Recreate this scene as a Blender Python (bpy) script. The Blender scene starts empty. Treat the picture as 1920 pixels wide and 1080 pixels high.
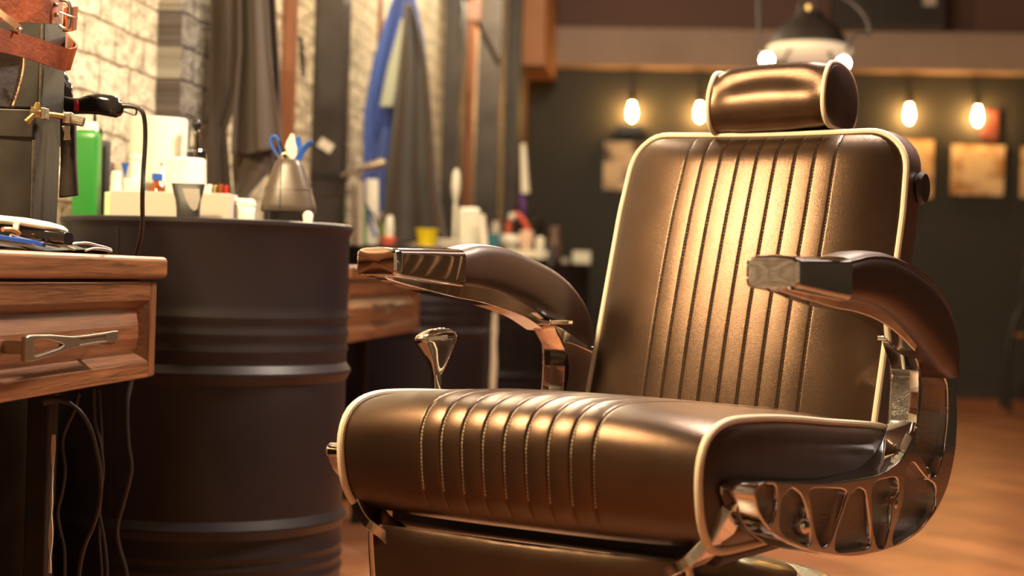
import bpy, bmesh, math, random
import numpy as np
from mathutils import Vector, Matrix
random.seed(7)
S = bpy.context.scene
COL = S.collection
PI = math.pi
sin, cos = math.sin, math.cos

# ------------------------------------------------------------------ camera geometry
F, PIT, ROL, EYE = 3190.0, -0.0074, 0.030, 0.79
def ray(px, py):
    a, b = px - 960, py - 540
    c, s = cos(ROL), sin(ROL)
    X = a * c + b * s; Y = -a * s + b * c
    dx, dy, dz = X / F, 1.0, -Y / F
    c, s = cos(PIT), sin(PIT)
    return (dx, c * dy - s * dz, s * dy + c * dz)
def at(px, py, Y):
    r = ray(px, py); t = Y / r[1]
    return (r[0] * t, Y, EYE + r[2] * t)
def zat(px, py, Y): return at(px, py, Y)[2]
def mpp(Y): return Y / F                     # metres per pixel at depth Y

# ------------------------------------------------------------------ materials
def mat(name, col, rough=.5, metal=0., bump=0., bscale=60., vary=0., vscale=8., spec=.5, coat=0.,
        emit=None, estr=0., trans=0., ior=1.45, stretch=None, rotz=0., alpha=1., sheen=0., col2=None, detail=6., subs=0.):
    m = bpy.data.materials.new(name); m.use_nodes = True
    nt = m.node_tree; b = nt.nodes['Principled BSDF']; L = nt.links
    b.inputs['Base Color'].default_value = (*col, 1); b.inputs['Roughness'].default_value = rough
    b.inputs['Metallic'].default_value = metal
    b.inputs['Specular IOR Level'].default_value = spec
    b.inputs['Coat Weight'].default_value = coat; b.inputs['Coat Roughness'].default_value = .15
    b.inputs['IOR'].default_value = ior; b.inputs['Transmission Weight'].default_value = trans
    b.inputs['Sheen Weight'].default_value = sheen
    if emit: b.inputs['Emission Color'].default_value = (*emit, 1); b.inputs['Emission Strength'].default_value = estr
    if bump or vary:
        tc = nt.nodes.new('ShaderNodeTexCoord'); mp = nt.nodes.new('ShaderNodeMapping')
        r = nt.nodes.new('ShaderNodeMapping'); r.inputs['Rotation'].default_value = (0, 0, rotz)
        L.new(tc.outputs['Object'], r.inputs[0]); L.new(r.outputs[0], mp.inputs[0])
        if stretch: mp.inputs['Scale'].default_value = stretch
    if vary:
        n = nt.nodes.new('ShaderNodeTexNoise'); n.inputs['Scale'].default_value = vscale; n.inputs['Detail'].default_value = detail
        L.new(mp.outputs[0], n.inputs['Vector'])
        rp = nt.nodes.new('ShaderNodeValToRGB'); e = rp.color_ramp.elements
        e[0].position = .3; e[1].position = .7
        c2 = col2 or tuple(min(1, c * (1 + vary)) for c in col)
        c1 = col if col2 else tuple(c * (1 - vary) for c in col)
        e[0].color = (*c1, 1); e[1].color = (*c2, 1)
        L.new(n.outputs['Fac'], rp.inputs[0]); L.new(rp.outputs[0], b.inputs['Base Color'])
        mr = nt.nodes.new('ShaderNodeMapRange'); mr.inputs[3].default_value = max(0, rough - .04); mr.inputs[4].default_value = rough + .04
        L.new(n.outputs['Fac'], mr.inputs[0]); L.new(mr.outputs[0], b.inputs['Roughness'])
    if bump:
        n2 = nt.nodes.new('ShaderNodeTexNoise'); n2.inputs['Scale'].default_value = bscale; n2.inputs['Detail'].default_value = 4
        L.new(mp.outputs[0], n2.inputs['Vector'])
        bp = nt.nodes.new('ShaderNodeBump'); bp.inputs['Strength'].default_value = bump; bp.inputs['Distance'].default_value = .002
        L.new(n2.outputs['Fac'], bp.inputs['Height']); L.new(bp.outputs[0], b.inputs['Normal'])
    return m

ALPHA = math.atan(.112)
DV = (sin(ALPHA), cos(ALPHA)); NV = (cos(ALPHA), -sin(ALPHA))
RZ = -(PI / 2 - ALPHA)

def leather_mat(name, col, rough, metal):
    m = mat(name, col, rough, metal, vary=.10, vscale=14, spec=.5)
    nt = m.node_tree; L = nt.links; b = nt.nodes['Principled BSDF']; b.inputs['Coat Weight'].default_value = .16; b.inputs['Coat Roughness'].default_value = .32
    tc = nt.nodes.new('ShaderNodeTexCoord')
    v = nt.nodes.new('ShaderNodeTexVoronoi'); v.inputs['Scale'].default_value = 1100
    n = nt.nodes.new('ShaderNodeTexNoise'); n.inputs['Scale'].default_value = 1000; n.inputs['Detail'].default_value = 2
    L.new(tc.outputs['Object'], v.inputs['Vector']); L.new(tc.outputs['Object'], n.inputs['Vector'])
    ad = nt.nodes.new('ShaderNodeMath'); ad.operation = 'ADD'
    L.new(v.outputs['Distance'], ad.inputs[0]); L.new(n.outputs['Fac'], ad.inputs[1])
    bp = nt.nodes.new('ShaderNodeBump'); bp.inputs['Strength'].default_value = .28; bp.inputs['Distance'].default_value = .0005
    L.new(ad.outputs[0], bp.inputs['Height']); L.new(bp.outputs[0], b.inputs['Normal'])
    return m

def wood_mat(name, c1, c2, rz, rough=.38, scale=1., coat=.25, rot3=None):
    m = bpy.data.materials.new(name); m.use_nodes = True
    nt = m.node_tree; b = nt.nodes['Principled BSDF']; L = nt.links
    tc = nt.nodes.new('ShaderNodeTexCoord'); r = nt.nodes.new('ShaderNodeMapping')
    r.inputs['Rotation'].default_value = rot3 or (0, 0, rz)
    mp = nt.nodes.new('ShaderNodeMapping'); mp.inputs['Scale'].default_value = (1.1 * scale, 42 * scale, 42 * scale)
    L.new(tc.outputs['Object'], r.inputs[0]); L.new(r.outputs[0], mp.inputs[0])
    n = nt.nodes.new('ShaderNodeTexNoise'); n.inputs['Scale'].default_value = 2.2; n.inputs['Detail'].default_value = 9; n.inputs['Roughness'].default_value = .65; n.inputs['Distortion'].default_value = .7
    L.new(mp.outputs[0], n.inputs['Vector'])
    n3 = nt.nodes.new('ShaderNodeTexNoise'); n3.inputs['Scale'].default_value = 14; n3.inputs['Detail'].default_value = 5
    L.new(mp.outputs[0], n3.inputs['Vector'])
    mx = nt.nodes.new('ShaderNodeMix'); mx.inputs[0].default_value = .4
    L.new(n.outputs['Fac'], mx.inputs[2]); L.new(n3.outputs['Fac'], mx.inputs[3])
    rp = nt.nodes.new('ShaderNodeValToRGB'); e = rp.color_ramp.elements
    e[0].position = .36; e[0].color = (*c1, 1); e[1].position = .62; e[1].color = (*c2, 1)
    L.new(mx.outputs[0], rp.inputs[0]); L.new(rp.outputs[0], b.inputs['Base Color'])
    b.inputs['Roughness'].default_value = rough; b.inputs['Coat Weight'].default_value = coat; b.inputs['Coat Roughness'].default_value = .3
    bp = nt.nodes.new('ShaderNodeBump'); bp.inputs['Strength'].default_value = .25; bp.inputs['Distance'].default_value = .0015
    L.new(mx.outputs[0], bp.inputs['Height']); L.new(bp.outputs[0], b.inputs['Normal'])
    return m

M = {}
M['leather'] = leather_mat('brown_metallic_leather', (.088, .049, .030), .305, .84)
M['leather_dark'] = leather_mat('brown_side_leather', (.060, .031, .024), .33, .15)
M['leather_shell_lit'] = leather_mat('brown_lit_shell_leather', (.120, .066, .054), .40, .15)  # lighter leather for the shell: light on its side is in the colour
M['piping'] = mat('cream_piping', (.62, .50, .37), .45, bump=.15, bscale=900)
M['thread_light'] = mat('light_thread', (.62, .50, .37), .6)
M['thread_dark'] = mat('dark_thread', (.035, .018, .012), .6)
M['chrome'] = mat('polished_chrome', (.62, .60, .59), .05, 1.)
M['chrome_soft'] = mat('cast_chrome', (.58, .56, .54), .16, 1., bump=.25, bscale=260)
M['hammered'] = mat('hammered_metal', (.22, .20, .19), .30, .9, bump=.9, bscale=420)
M['black_paint'] = mat('black_drum_paint', (.015, .010, .0118), .42, 0., bump=.08, bscale=25, vary=.2, vscale=4, spec=.35)
M['black_metal'] = mat('blackened_steel', (.013, .009, .007), .50, .1, bump=.25, bscale=50, vary=.6, vscale=11, detail=9)
M['steel_post'] = mat('dark_steel', (.045, .036, .033), .5, .1, bump=.15, bscale=40, vary=.4, vscale=5)
M['wood'] = wood_mat('oiled_ash_wood', (.060, .020, .008), (.29, .112, .042), RZ)
M['wood_vert'] = wood_mat('oiled_ash_stile', (.070, .022, .009), (.29, .112, .042), 0, rot3=(0, PI / 2, 0))
M['wood_red'] = wood_mat('reddish_wood', (.16, .05, .018), (.30, .105, .04), 0, rot3=(0, PI / 2, 0), rough=.5)
M['plastic_black'] = mat('glossy_black_plastic', (.012, .010, .010), .12, spec=.6)
M['plastic_matte'] = mat('matte_black_plastic', (.025, .020, .019), .45)
M['plastic_grey'] = mat('taupe_plastic', (.085, .060, .045), .35, metal=.1)
M['white'] = mat('white_plastic', (.78, .74, .62), .35)
M['paper'] = mat('white_paper', (.80, .74, .60), .85, bump=.3, bscale=120)
M['card'] = mat('white_card', (.52, .44, .37), .6)
M['green'] = mat('green_plastic', (.028, .22, .032), .32)
M['green_pale'] = mat('pale_green_plastic', (.50, .62, .36), .4)
M['blue'] = mat('blue_plastic', (.02, .09, .42), .35)
M['red'] = mat('red_plastic', (.50, .02, .015), .3)
M['amber'] = mat('amber_glass', (.22, .05, .01), .08, spec=.7)
M['yellow'] = mat('yellow_plastic', (.80, .60, .01), .4)
M['brass'] = mat('worn_brass', (.55, .40, .17), .32, .9, bump=.3, bscale=120)
M['steel'] = mat('brushed_steel', (.45, .40, .35), .3, 1., bump=.2, bscale=90)
M['zinc'] = mat('cast_steel', (.42, .36, .28), .34, .95, bump=.35, bscale=150)
M['belt'] = mat('tan_leather', (.21, .046, .014), .42, bump=.5, bscale=110, vary=.4, vscale=22)
M['belt_edge'] = mat('pale_leather', (.50, .27, .13), .5)
M['suede'] = mat('black_leather', (.028, .016, .012), .6, bump=.3, bscale=150)
M['cape_dark'] = mat('dark_brown_cloth', (.060, .036, .023), .7, vary=.15, vscale=3, sheen=.2)
M['cape_blue'] = mat('blue_cloth', (.06, .12, .45), .6, sheen=.2)
M['print'] = mat('yellowish_print', (.50, .52, .42), .6)
M['glass'] = mat('clear_glass', (.9, .9, .85), .03, trans=1.)
M['cable'] = mat('black_rubber', (.022, .016, .014), .4)
M['foil'] = mat('chipped_paint', (.55, .45, .34), .5)
M['grey_cloth'] = mat('charcoal_cloth', (.035, .036, .040), .7)
M['teal'] = mat('teal_glass', (.05, .20, .27), .2)
M['purple'] = mat('purple_ribbon', (.10, .03, .18), .5)
M['orange'] = mat('orange_rubber', (.75, .13, .07), .45)

# ------------------------------------------------------------------ mesh helpers
def mesh(name, V, Fc, m=None, smooth=True, auto=None):
    me = bpy.data.meshes.new(name); me.from_pydata([tuple(v) for v in V], [], Fc); me.validate()
    bm = bmesh.new(); bm.from_mesh(me); bmesh.ops.recalc_face_normals(bm, faces=bm.faces); bm.to_mesh(me); bm.free()
    if smooth:
        me.polygons.foreach_set('use_smooth', [True] * len(me.polygons))
        if auto: me.set_sharp_from_angle(angle=math.radians(auto))
    if m: me.materials.append(m)
    return me
class G:
    """geometry collector: several shapes of ONE part"""
    def __init__(s): s.V = []; s.F = []
    def add(s, V, Fc):
        k = len(s.V); s.V += [tuple(v) for v in V]; s.F += [tuple(i + k for i in f) for f in Fc]; return s
    def xf(s, fn): s.V = [tuple(fn(*v)) for v in s.V]; return s
def obj(name, g, m, parent=None, local=False, auto=35, smooth=True, label=None, bevel=0, sub=0, solid=0):
    V = g.V
    if parent is not None and not local:
        p = parent
        off = Vector((0, 0, 0))
        while p is not None: off += p.location; p = p.parent
        V = [(v[0] - off.x, v[1] - off.y, v[2] - off.z) for v in V]
    o = bpy.data.objects.new(name, mesh(name, V, g.F, m, smooth, auto)); COL.objects.link(o)
    if parent is not None: o.parent = parent
    if label: o['label'] = label
    if solid:
        md = o.modifiers.new('s', 'SOLIDIFY'); md.thickness = solid; md.offset = 0
    if bevel:
        md = o.modifiers.new('b', 'BEVEL'); md.width = bevel; md.segments = 3; md.limit_method = 'ANGLE'; md.angle_limit = math.radians(35)
    if sub:
        md = o.modifiers.new('u', 'SUBSURF'); md.levels = sub; md.render_levels = sub
    return o
def tag(o, label, cat, group=None):
    o['label'] = label; o['category'] = cat
    if group: o['group'] = group
    return o
def thing(name, label, cat, loc=(0, 0, 0), group=None, rotz=0):
    o = bpy.data.objects.new(name, None); COL.objects.link(o); o.empty_display_size = .05
    o.location = loc; o.rotation_euler = (0, 0, rotz); return tag(o, label, cat, group)
def single(name, g, m, label, cat, group=None, **k):
    """a thing that is one mesh, origin at its base centre"""
    xs = [v[0] for v in g.V]; ys = [v[1] for v in g.V]; zs = [v[2] for v in g.V]
    c = ((min(xs) + max(xs)) / 2, (min(ys) + max(ys)) / 2, min(zs))
    g.V = [(v[0] - c[0], v[1] - c[1], v[2] - c[2]) for v in g.V]
    o = obj(name, g, m, None, **k); o.location = c
    return tag(o, label, cat, group)
def struct(name, g, m, **k):
    o = obj(name, g, m, None, **k); o['kind'] = 'structure'; return o

def box(x0, x1, y0, y1, z0, z1):
    V = [(x, y, z) for x in (x0, x1) for y in (y0, y1) for z in (z0, z1)]
    return V, [(0, 1, 3, 2), (4, 6, 7, 5), (0, 4, 5, 1), (2, 3, 7, 6), (0, 2, 6, 4), (1, 5, 7, 3)]
def R(s, t, z=0.):                           # room frame: s off the long wall, t along it
    return (-.98 + s * NV[0] + t * DV[0], 3.456 + s * NV[1] + t * DV[1], z)
def rbox(s0, s1, t0, t1, z0, z1):
    V, Fc = box(s0, s1, t0, t1, z0, z1); return [R(*v) for v in V], Fc
def loft(secs, closed=True, caps=True, loop=False):
    n = len(secs[0]); V = [p for s in secs for p in s]; Fc = []
    m = len(secs)
    for i in range(m if loop else m - 1):
        a, b = i * n, ((i + 1) % m) * n
        for j in range(n if closed else n - 1):
            k = (j + 1) % n
            Fc.append((a + j, a + k, b + k, b + j))
    if caps and not loop: Fc.append(tuple(range(n - 1, -1, -1))); Fc.append(tuple((m - 1) * n + j for j in range(n)))
    return V, Fc
def lathe(prof, c=(0, 0, 0), n=32, tilt=None):
    """prof: (r, z)"""
    V = []; Fc = []
    secs = [[(r * cos(2 * PI * j / n), r * sin(2 * PI * j / n), z) for j in range(n)] for r, z in prof]
    V, Fc = loft(secs)
    if tilt:
        q = Vector((0, 0, 1)).rotation_difference(Vector(tilt)); V = [q @ Vector(v) for v in V]
    return [(v[0] + c[0], v[1] + c[1], v[2] + c[2]) for v in V], Fc
def smooth_path(P, n=8, closed=False):
    P = [Vector(p) for p in P]; out = []; m = len(P)
    for i in range(m if closed else m - 1):
        p1, p2 = P[i], P[(i + 1) % m]
        p0 = P[i - 1] if (i > 0 or closed) else p1; p3 = P[(i + 2) % m] if (i + 2 < m or closed) else p2
        for k in range(n):
            t = k / n; out.append(.5 * ((2 * p1) + (p2 - p0) * t + (2 * p0 - 5 * p1 + 4 * p2 - p3) * t * t + (3 * p1 - p0 - 3 * p2 + p3) * t ** 3))
    if not closed: out.append(P[-1])
    return out
def tube(P, r, n=8, closed=False, sm=0, rf=None, flat=None):
    if sm: P = smooth_path(P, sm, closed)
    P = [Vector(p) for p in P]; m = len(P); secs = []
    up = None
    for i in range(m):
        a = P[(i - 1) % m] if (closed or i > 0) else P[0]; b = P[(i + 1) % m] if (closed or i < m - 1) else P[-1]
        t = (b - a).normalized() if (b - a).length > 1e-9 else Vector((0, 0, 1))
        if up is None:
            up = t.orthogonal().normalized()
        up = (up - t * up.dot(t))
        up = up.normalized() if up.length > 1e-6 else t.orthogonal().normalized()
        w = t.cross(up)
        rr = rf(i / (m - 1)) * r if rf else r
        secs.append([P[i] + (up * cos(2 * PI * j / n) + w * sin(2 * PI * j / n)) * rr for j in range(n)])
    return loft(secs, loop=closed)
def strap(P, w, th, axis=None, sm=6):
    """flat band along path P (list of (point, width_direction))"""
    pts = smooth_path([p for p, d in P], sm); ds = smooth_path([d for p, d in P], sm); secs = []
    m = len(pts)
    for i in range(m):
        t = (pts[min(i + 1, m - 1)] - pts[max(i - 1, 0)]).normalized(); d = Vector(ds[i]).normalized()
        d = (d - t * d.dot(t)).normalized(); nn = t.cross(d) * th / 2; d = d * w / 2
        secs.append([pts[i] - d - nn, pts[i] + d - nn, pts[i] + d + nn, pts[i] - d + nn])
    return loft(secs)
def sell(a, b, n=24, p=3.):
    out = []
    for j in range(n):
        t = 2 * PI * j / n; c, s = cos(t), sin(t)
        out.append((a * math.copysign(abs(c) ** (2 / p), c), b * math.copysign(abs(s) ** (2 / p), s)))
    return out
def resample(P, n, closed=False):
    P = [Vector(p) for p in P]
    if closed: P = P + [P[0]]
    L = [0]
    for i in range(1, len(P)): L.append(L[-1] + (P[i] - P[i - 1]).length)
    out = []; tot = L[-1]; m = n if closed else n - 1
    j = 0
    for k in range(n):
        d = tot * k / m
        while j < len(L) - 2 and L[j + 1] < d: j += 1
        f = (d - L[j]) / max(1e-9, L[j + 1] - L[j]); out.append(P[j].lerp(P[j + 1], min(1, max(0, f))))
    return out
def plate2d(outer, holes, u0, u1, bev=.0012, swap=True):
    """a plate cut in the (v,z) plane with real holes, between u0 and u1"""
    cu = bpy.data.curves.new('c', 'CURVE'); cu.dimensions = '2D'; cu.fill_mode = 'BOTH'
    for P in [outer] + holes:
        s = cu.splines.new('POLY'); s.points.add(len(P) - 1); s.use_cyclic_u = True
        for k, p in enumerate(P): s.points[k].co = (p[0], p[1], 0, 1)
    cu.extrude = max(1e-4, (u1 - u0) / 2 - bev); cu.bevel_depth = bev; cu.bevel_resolution = 2; cu.offset = -bev
    o = bpy.data.objects.new('c', cu); COL.objects.link(o)
    dg = bpy.context.evaluated_depsgraph_get(); me = o.evaluated_get(dg).to_mesh()
    V = [((u0 + u1) / 2 + v.co.z, v.co.x, v.co.y) for v in me.vertices]; Fc = [tuple(p.vertices) for p in me.polygons]
    o.evaluated_get(dg).to_mesh_clear(); bpy.data.objects.remove(o); bpy.data.curves.remove(cu)
    return V, Fc
def text_geo(body, size, depth, fn):
    cu = bpy.data.curves.new('t', 'FONT'); cu.body = body; cu.size = size; cu.extrude = depth; cu.align_x = 'CENTER'; cu.align_y = 'CENTER'
    o = bpy.data.objects.new('t', cu); COL.objects.link(o)
    dg = bpy.context.evaluated_depsgraph_get(); me = o.evaluated_get(dg).to_mesh()
    V = [fn(*v.co) for v in me.vertices]; Fc = [tuple(p.vertices) for p in me.polygons]
    o.evaluated_get(dg).to_mesh_clear(); bpy.data.objects.remove(o); bpy.data.curves.remove(cu)
    return V, Fc

# ------------------------------------------------------------------ barber chair (frame: u across, v back, z up)
C0 = (.218, 2.469); PH = math.radians(32.5)
CU, CV = (cos(PH), -sin(PH)), (sin(PH), cos(PH))
OL = (-C0[0] * CU[0] - C0[1] * CU[1], -C0[0] * CV[0] - C0[1] * CV[1], EYE)
def lray(px, py):
    r = ray(px, py); return (r[0] * CU[0] + r[1] * CU[1], r[0] * CV[0] + r[1] * CV[1], r[2])
def onU(px, py, u):
    r = lray(px, py); t = (u - OL[0]) / r[0]; return (OL[1] + r[1] * t, OL[2] + r[2] * t)
def onV(px, py, v):
    r = lray(px, py); t = (v - OL[1]) / r[1]; return (OL[0] + r[0] * t, OL[2] + r[2] * t)

chair = thing('barber_chair', 'brown leather barber chair with cream piping, chrome arms and ribbed stitched seat', 'barber chair', (C0[0], C0[1], 0), rotz=-PH)
def cobj(name, g, m, parent=None, **k): return obj(name, g, m, parent or chair, local=True, **k)

GR = [-.128 + .032 * k for k in range(9)]
def groove(u, w=.0017):
    g = sum(math.exp(-((u - g) / w) ** 2) for g in GR)
    if GR[0] < u < GR[-1]: g -= .42 * sin(PI * (((u - GR[0]) / .032) % 1.0))      # soft pillow between the seams
    return g
FINEB = [g + k * .0009 for g in GR for k in range(-8, 9)]
FINE = [g + k * .0008 for g in GR for k in range(-6, 7)]
def ucols(half, n=220, dense=.9):
    return [half * math.copysign(1 - (1 - abs(x)) ** 1.0, x) for x in np.linspace(-1, 1, n)]

# --- seat cushion
SP = [(-.352, .470), (-.374, .482), (-.392, .508), (-.401, .545), (-.400, .575), (-.388, .598), (-.365, .612), (-.330, .619), (-.285, .620),
      (-.205, .617), (-.119, .611), (-.008, .601), (.092, .593), (.180, .585), (.220, .577), (.240, .562), (.246, .540), (.238, .505), (.215, .480), (.10, .470), (-.10, .466), (-.28, .466)]
prof = resample(smooth_path([(v, z, 0) for v, z in SP], 6, True), 120, True)
pn = []
for i, p in enumerate(prof):
    t = (prof[(i + 1) % 120] - prof[i - 1]).normalized(); n = Vector((t.y, -t.x, 0))
    pn.append(n)
cen = Vector((-.08, .545, 0))
if sum(pn[i].dot(prof[i] - cen) for i in range(120)) < 0: pn = [-n for n in pn]
HS = .262
secs = []
us = sorted(set([round(x, 5) for x in list(np.linspace(-HS, HS, 110)) + FINE]))
for u in us:
    a = 1 - abs(u / HS) ** 3.2; gw = groove(u); s = []
    for p, n in zip(prof, pn):
        wt = max(0, n.y); wf = max(0, -n.x)
        fade = 1 / (1 + math.exp((p.x - .20) / .01))
        top = min(1, max(0, (p.y - .49) / .04))
        d = a * (.016 * wt + .012 * wf) - (.0034 * gw) * top * fade * (1 if (wt + wf) > .05 else 0)
        q = p + n * d
        s.append((u, q.x, q.y))
    secs.append(s)
def capsec(u, k, out): return [(u, cen.x + (p.x - cen.x) * k, cen.y + (p.y - cen.y) * k) for p in prof]
secs = [capsec(-HS - .012, .5, 0), capsec(-HS - .010, .8, 0), capsec(-HS - .005, .955, 0)] + secs + [capsec(HS + .005, .955, 0), capsec(HS + .010, .8, 0), capsec(HS + .012, .5, 0)]
seat = cobj('seat', G().add(*loft(secs)), M['leather'], auto=60)
# darker smooth side gussets sit just proud of the cushion ends
for sgn, nm in ((1, 'side_panel'), (-1, 'side_panel')):
    g = G(); s2 = []
    for k, du in ((.975, .004), (.93, .0085), (.80, .0135), (.5, .015), (.1, .0155)): s2.append([(sgn * (HS + du), cen.x + (p.x - cen.x) * k, cen.y + (p.y - cen.y) * k) for p in prof])
    g.add(*loft(s2)); cobj(nm, g, M['leather_dark'], seat)
    g = G().add(*tube([(sgn * (HS + .003), p.x + n.x * .002, p.y + n.y * .002) for p, n in zip(prof, pn)], .0052, 10, closed=True))
    cobj('piping', g, M['piping'], seat, label='cream piping around the cushion side')
# stitching on the seat
i0 = min(range(120), key=lambda i: (prof[i] - Vector((-.392, .508, 0))).length)
order = []
for k in range(120):
    i = (i0 + k) % 120 if prof[(i0 + 3) % 120].y > prof[i0].y else (i0 - k) % 120
    order.append(i)
    if prof[i].x > .17 and prof[i].y > .55: break
for gu in GR:
    g = G(); a = 1 - abs(gu / HS) ** 3.2; P = []
    for i in order:
        p, n = prof[i], pn[i]; wt = max(0, n.y); wf = max(0, -n.x)
        top = min(1, max(0, (p.y - .49) / .04))
        q = p + n * (a * (.016 * wt + .012 * wf) - .0034 * top + .0006); P.append((gu, q.x, q.y))
    P = resample(P, 420)
    for k in range(2, 416, 3):
        a0, a1 = P[k], P[k + 2]
        g.add(*tube([a0, a0.lerp(a1, .5) + Vector((0, 0, .0003)), a1], .0009, 5))
    cobj('stitch_row', g, M['thread_light'], seat)

# --- backrest
def bv(z): return .213 + (z - .60) * (.128 / .425)          # v of the cushion face at height z
HB = .246
def halfw(z): return HB if z < .9 else HB - (z - .9) * .06
RC = .062
def ztop(u):
    base = 1.029 + .006 * (u / HB) ** 2
    e = abs(u) - (HB - RC - .006)
    if e > 0: base -= RC - math.sqrt(max(0, RC * RC - min(e, RC) ** 2))
    return base
ZB = .50
nu = 120; nz = 46
xs = [math.sin(PI / 2 * x) for x in np.linspace(-1, 1, nu)]
xs = sorted(set([round(.55 * a + .45 * b, 5) for a, b in zip(xs, np.linspace(-1, 1, nu))] + [round((f + .008) / (HB - .006), 5) for f in FINEB])); nu = len(xs)
V = []; Fc = []
def bface(x, k):
    u0 = x * (HB - .006); zt = ztop(u0); z = ZB + (zt - ZB) * k; u = x * halfw(z)
    ex = abs(x); ez = max(0, (z - (zt - .05)) / .05)
    d = .010 - .014 * (1 - ex ** 7) * (1 - ez ** 4) - .020 * (1 - ex ** 2.2) * (1 - ez ** 2) - .023 * (1 - ((z - .84) / .30) ** 2) * (1 - ex ** 4) * (1 if z > .84 else 1)
    pad = .0
    gr = groove(u0 - .004 - .008 * k) * (1 / (1 + math.exp((k - .985) / .004)))
    return (u, bv(z) + d + gr * .0014, z)
for i, x in enumerate(xs):
    for j in range(nz): V.append(bface(x, (j / (nz - 1)) ** .8))
for i in range(nu - 1):
    for j in range(nz - 1):
        a = i * nz + j; Fc.append((a, a + nz, a + nz + 1, a + 1))
back = cobj('backrest', G().add(V, Fc), M['leather'], auto=60)
# outline loop for piping and shell
loop = [bface(-1, k) for k in np.linspace(0, 1, 30)] + [bface(x, 1) for x in xs[1:-1:2]] + [bface(1, k) for k in np.linspace(1, 0, 30)]
loop = [(u, v - .001, z) for u, v, z in loop]
loop = [tuple(p) for p in resample(loop, 120)]
cobj('piping', G().add(*tube(loop, .0050, 10)), M['piping'], back, label='cream piping around the backrest')
secs = []
cz = .76
for dv, k in ((.001, 1.0), (.012, 1.012), (.035, 1.02), (.060, 1.012), (.080, .985), (.092, .94), (.096, .7), (.096, .2)):
    secs.append([(u * k, v + dv, cz + (z - cz) * (1 + (k - 1) * .8 if k > .9 else k)) for u, v, z in loop])
cobj('back_shell', G().add(*loft(secs)), M['leather_shell_lit'], back, label='plain brown leather outer shell')
for gu in GR:
    g = G(); P = []
    for k in np.linspace(.12, .975, 60):
        p = bface((gu + .004 + .008 * k) / (HB - .006), k); P.append((p[0], p[1] - .0006, p[2]))
    P = resample(P, 250)
    for k in range(1, 247, 3): g.add(*tube([P[k], P[k + 2]], .0012, 5))
    cobj('stitch_row', g, M['thread_dark'], back)

# --- headrest
HP = [(.336, 1.134), (.320, 1.118), (.311, 1.098), (.309, 1.072), (.316, 1.052), (.335, 1.038), (.375, 1.034), (.425, 1.036), (.446, 1.060), (.448, 1.090), (.432, 1.115), (.405, 1.130), (.370, 1.137)]
hp = resample(smooth_path([(v, z, 0) for v, z in HP], 6, True), 64, True)
hc = Vector((.378, 1.085, 0)); secs = []
HH = .0985; hu = .0125
for u in np.linspace(-1, 1, 60):
    s = []
    for p in hp:
        d = (p - hc); n = d.normalized()
        pad = .007 * (1 - abs(u) ** 3)
        dent = .010 * math.exp(-((p.y - 1.112 + .012 * u * u) / .016) ** 2) * (1 - u ** 4) if p.x < .36 else 0
        wr = .0016 * sin(9 * u + 30 * p.y) * (abs(u) ** 2) * (1 - u ** 8)
        droop = .006 * (1 + u) / 2 - .004 * math.exp(-((u + .95) / .16) ** 2)
        q = p + n * (pad + wr)
        s.append((hu + u * HH, q.x + dent, q.y + droop))
    secs.append(s)
e0 = secs[0]; e1 = secs[-1]
def shr(sec, k, du):
    c = Vector((0, hc.x, hc.y)); return [(p[0] + du, hc.x + (p[1] - hc.x) * k, hc.y + (p[2] - hc.y) * k) for p in sec]
head = cobj('headrest', G().add(*loft(secs)), M['leather'], auto=60)
for sec, sg in ((e0, -1), (e1, 1)):
    g = G().add(*loft([shr(sec, .985, sg * .002), shr(sec, .93, sg * .006), shr(sec, .7, sg * .009), shr(sec, .2, sg * .010)]))
    cobj('side_panel', g, M['leather_dark'], head)
    cobj('piping', G().add(*tube([(p[0] + sg * .001, hc.x + (p[1] - hc.x) * 1.01, hc.y + (p[2] - hc.y) * 1.01) for p in sec], .0042, 10, closed=True)), M['piping'], head, label='cream piping on the headrest end')
cobj('headrest_bracket', G().add(*box(-.025, .025, .40, .425, .93, 1.07)), M['chrome'], head, bevel=.003)
cobj('headrest_knob', G().add(*lathe([(.0, -.006), (.022, -.006), (.026, 0), (.022, .006), (0, .007)], (.254, .372, .945), 24, tilt=(1, 0, 0))), M['plastic_matte'], head, label='black round clamping knob')

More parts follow.
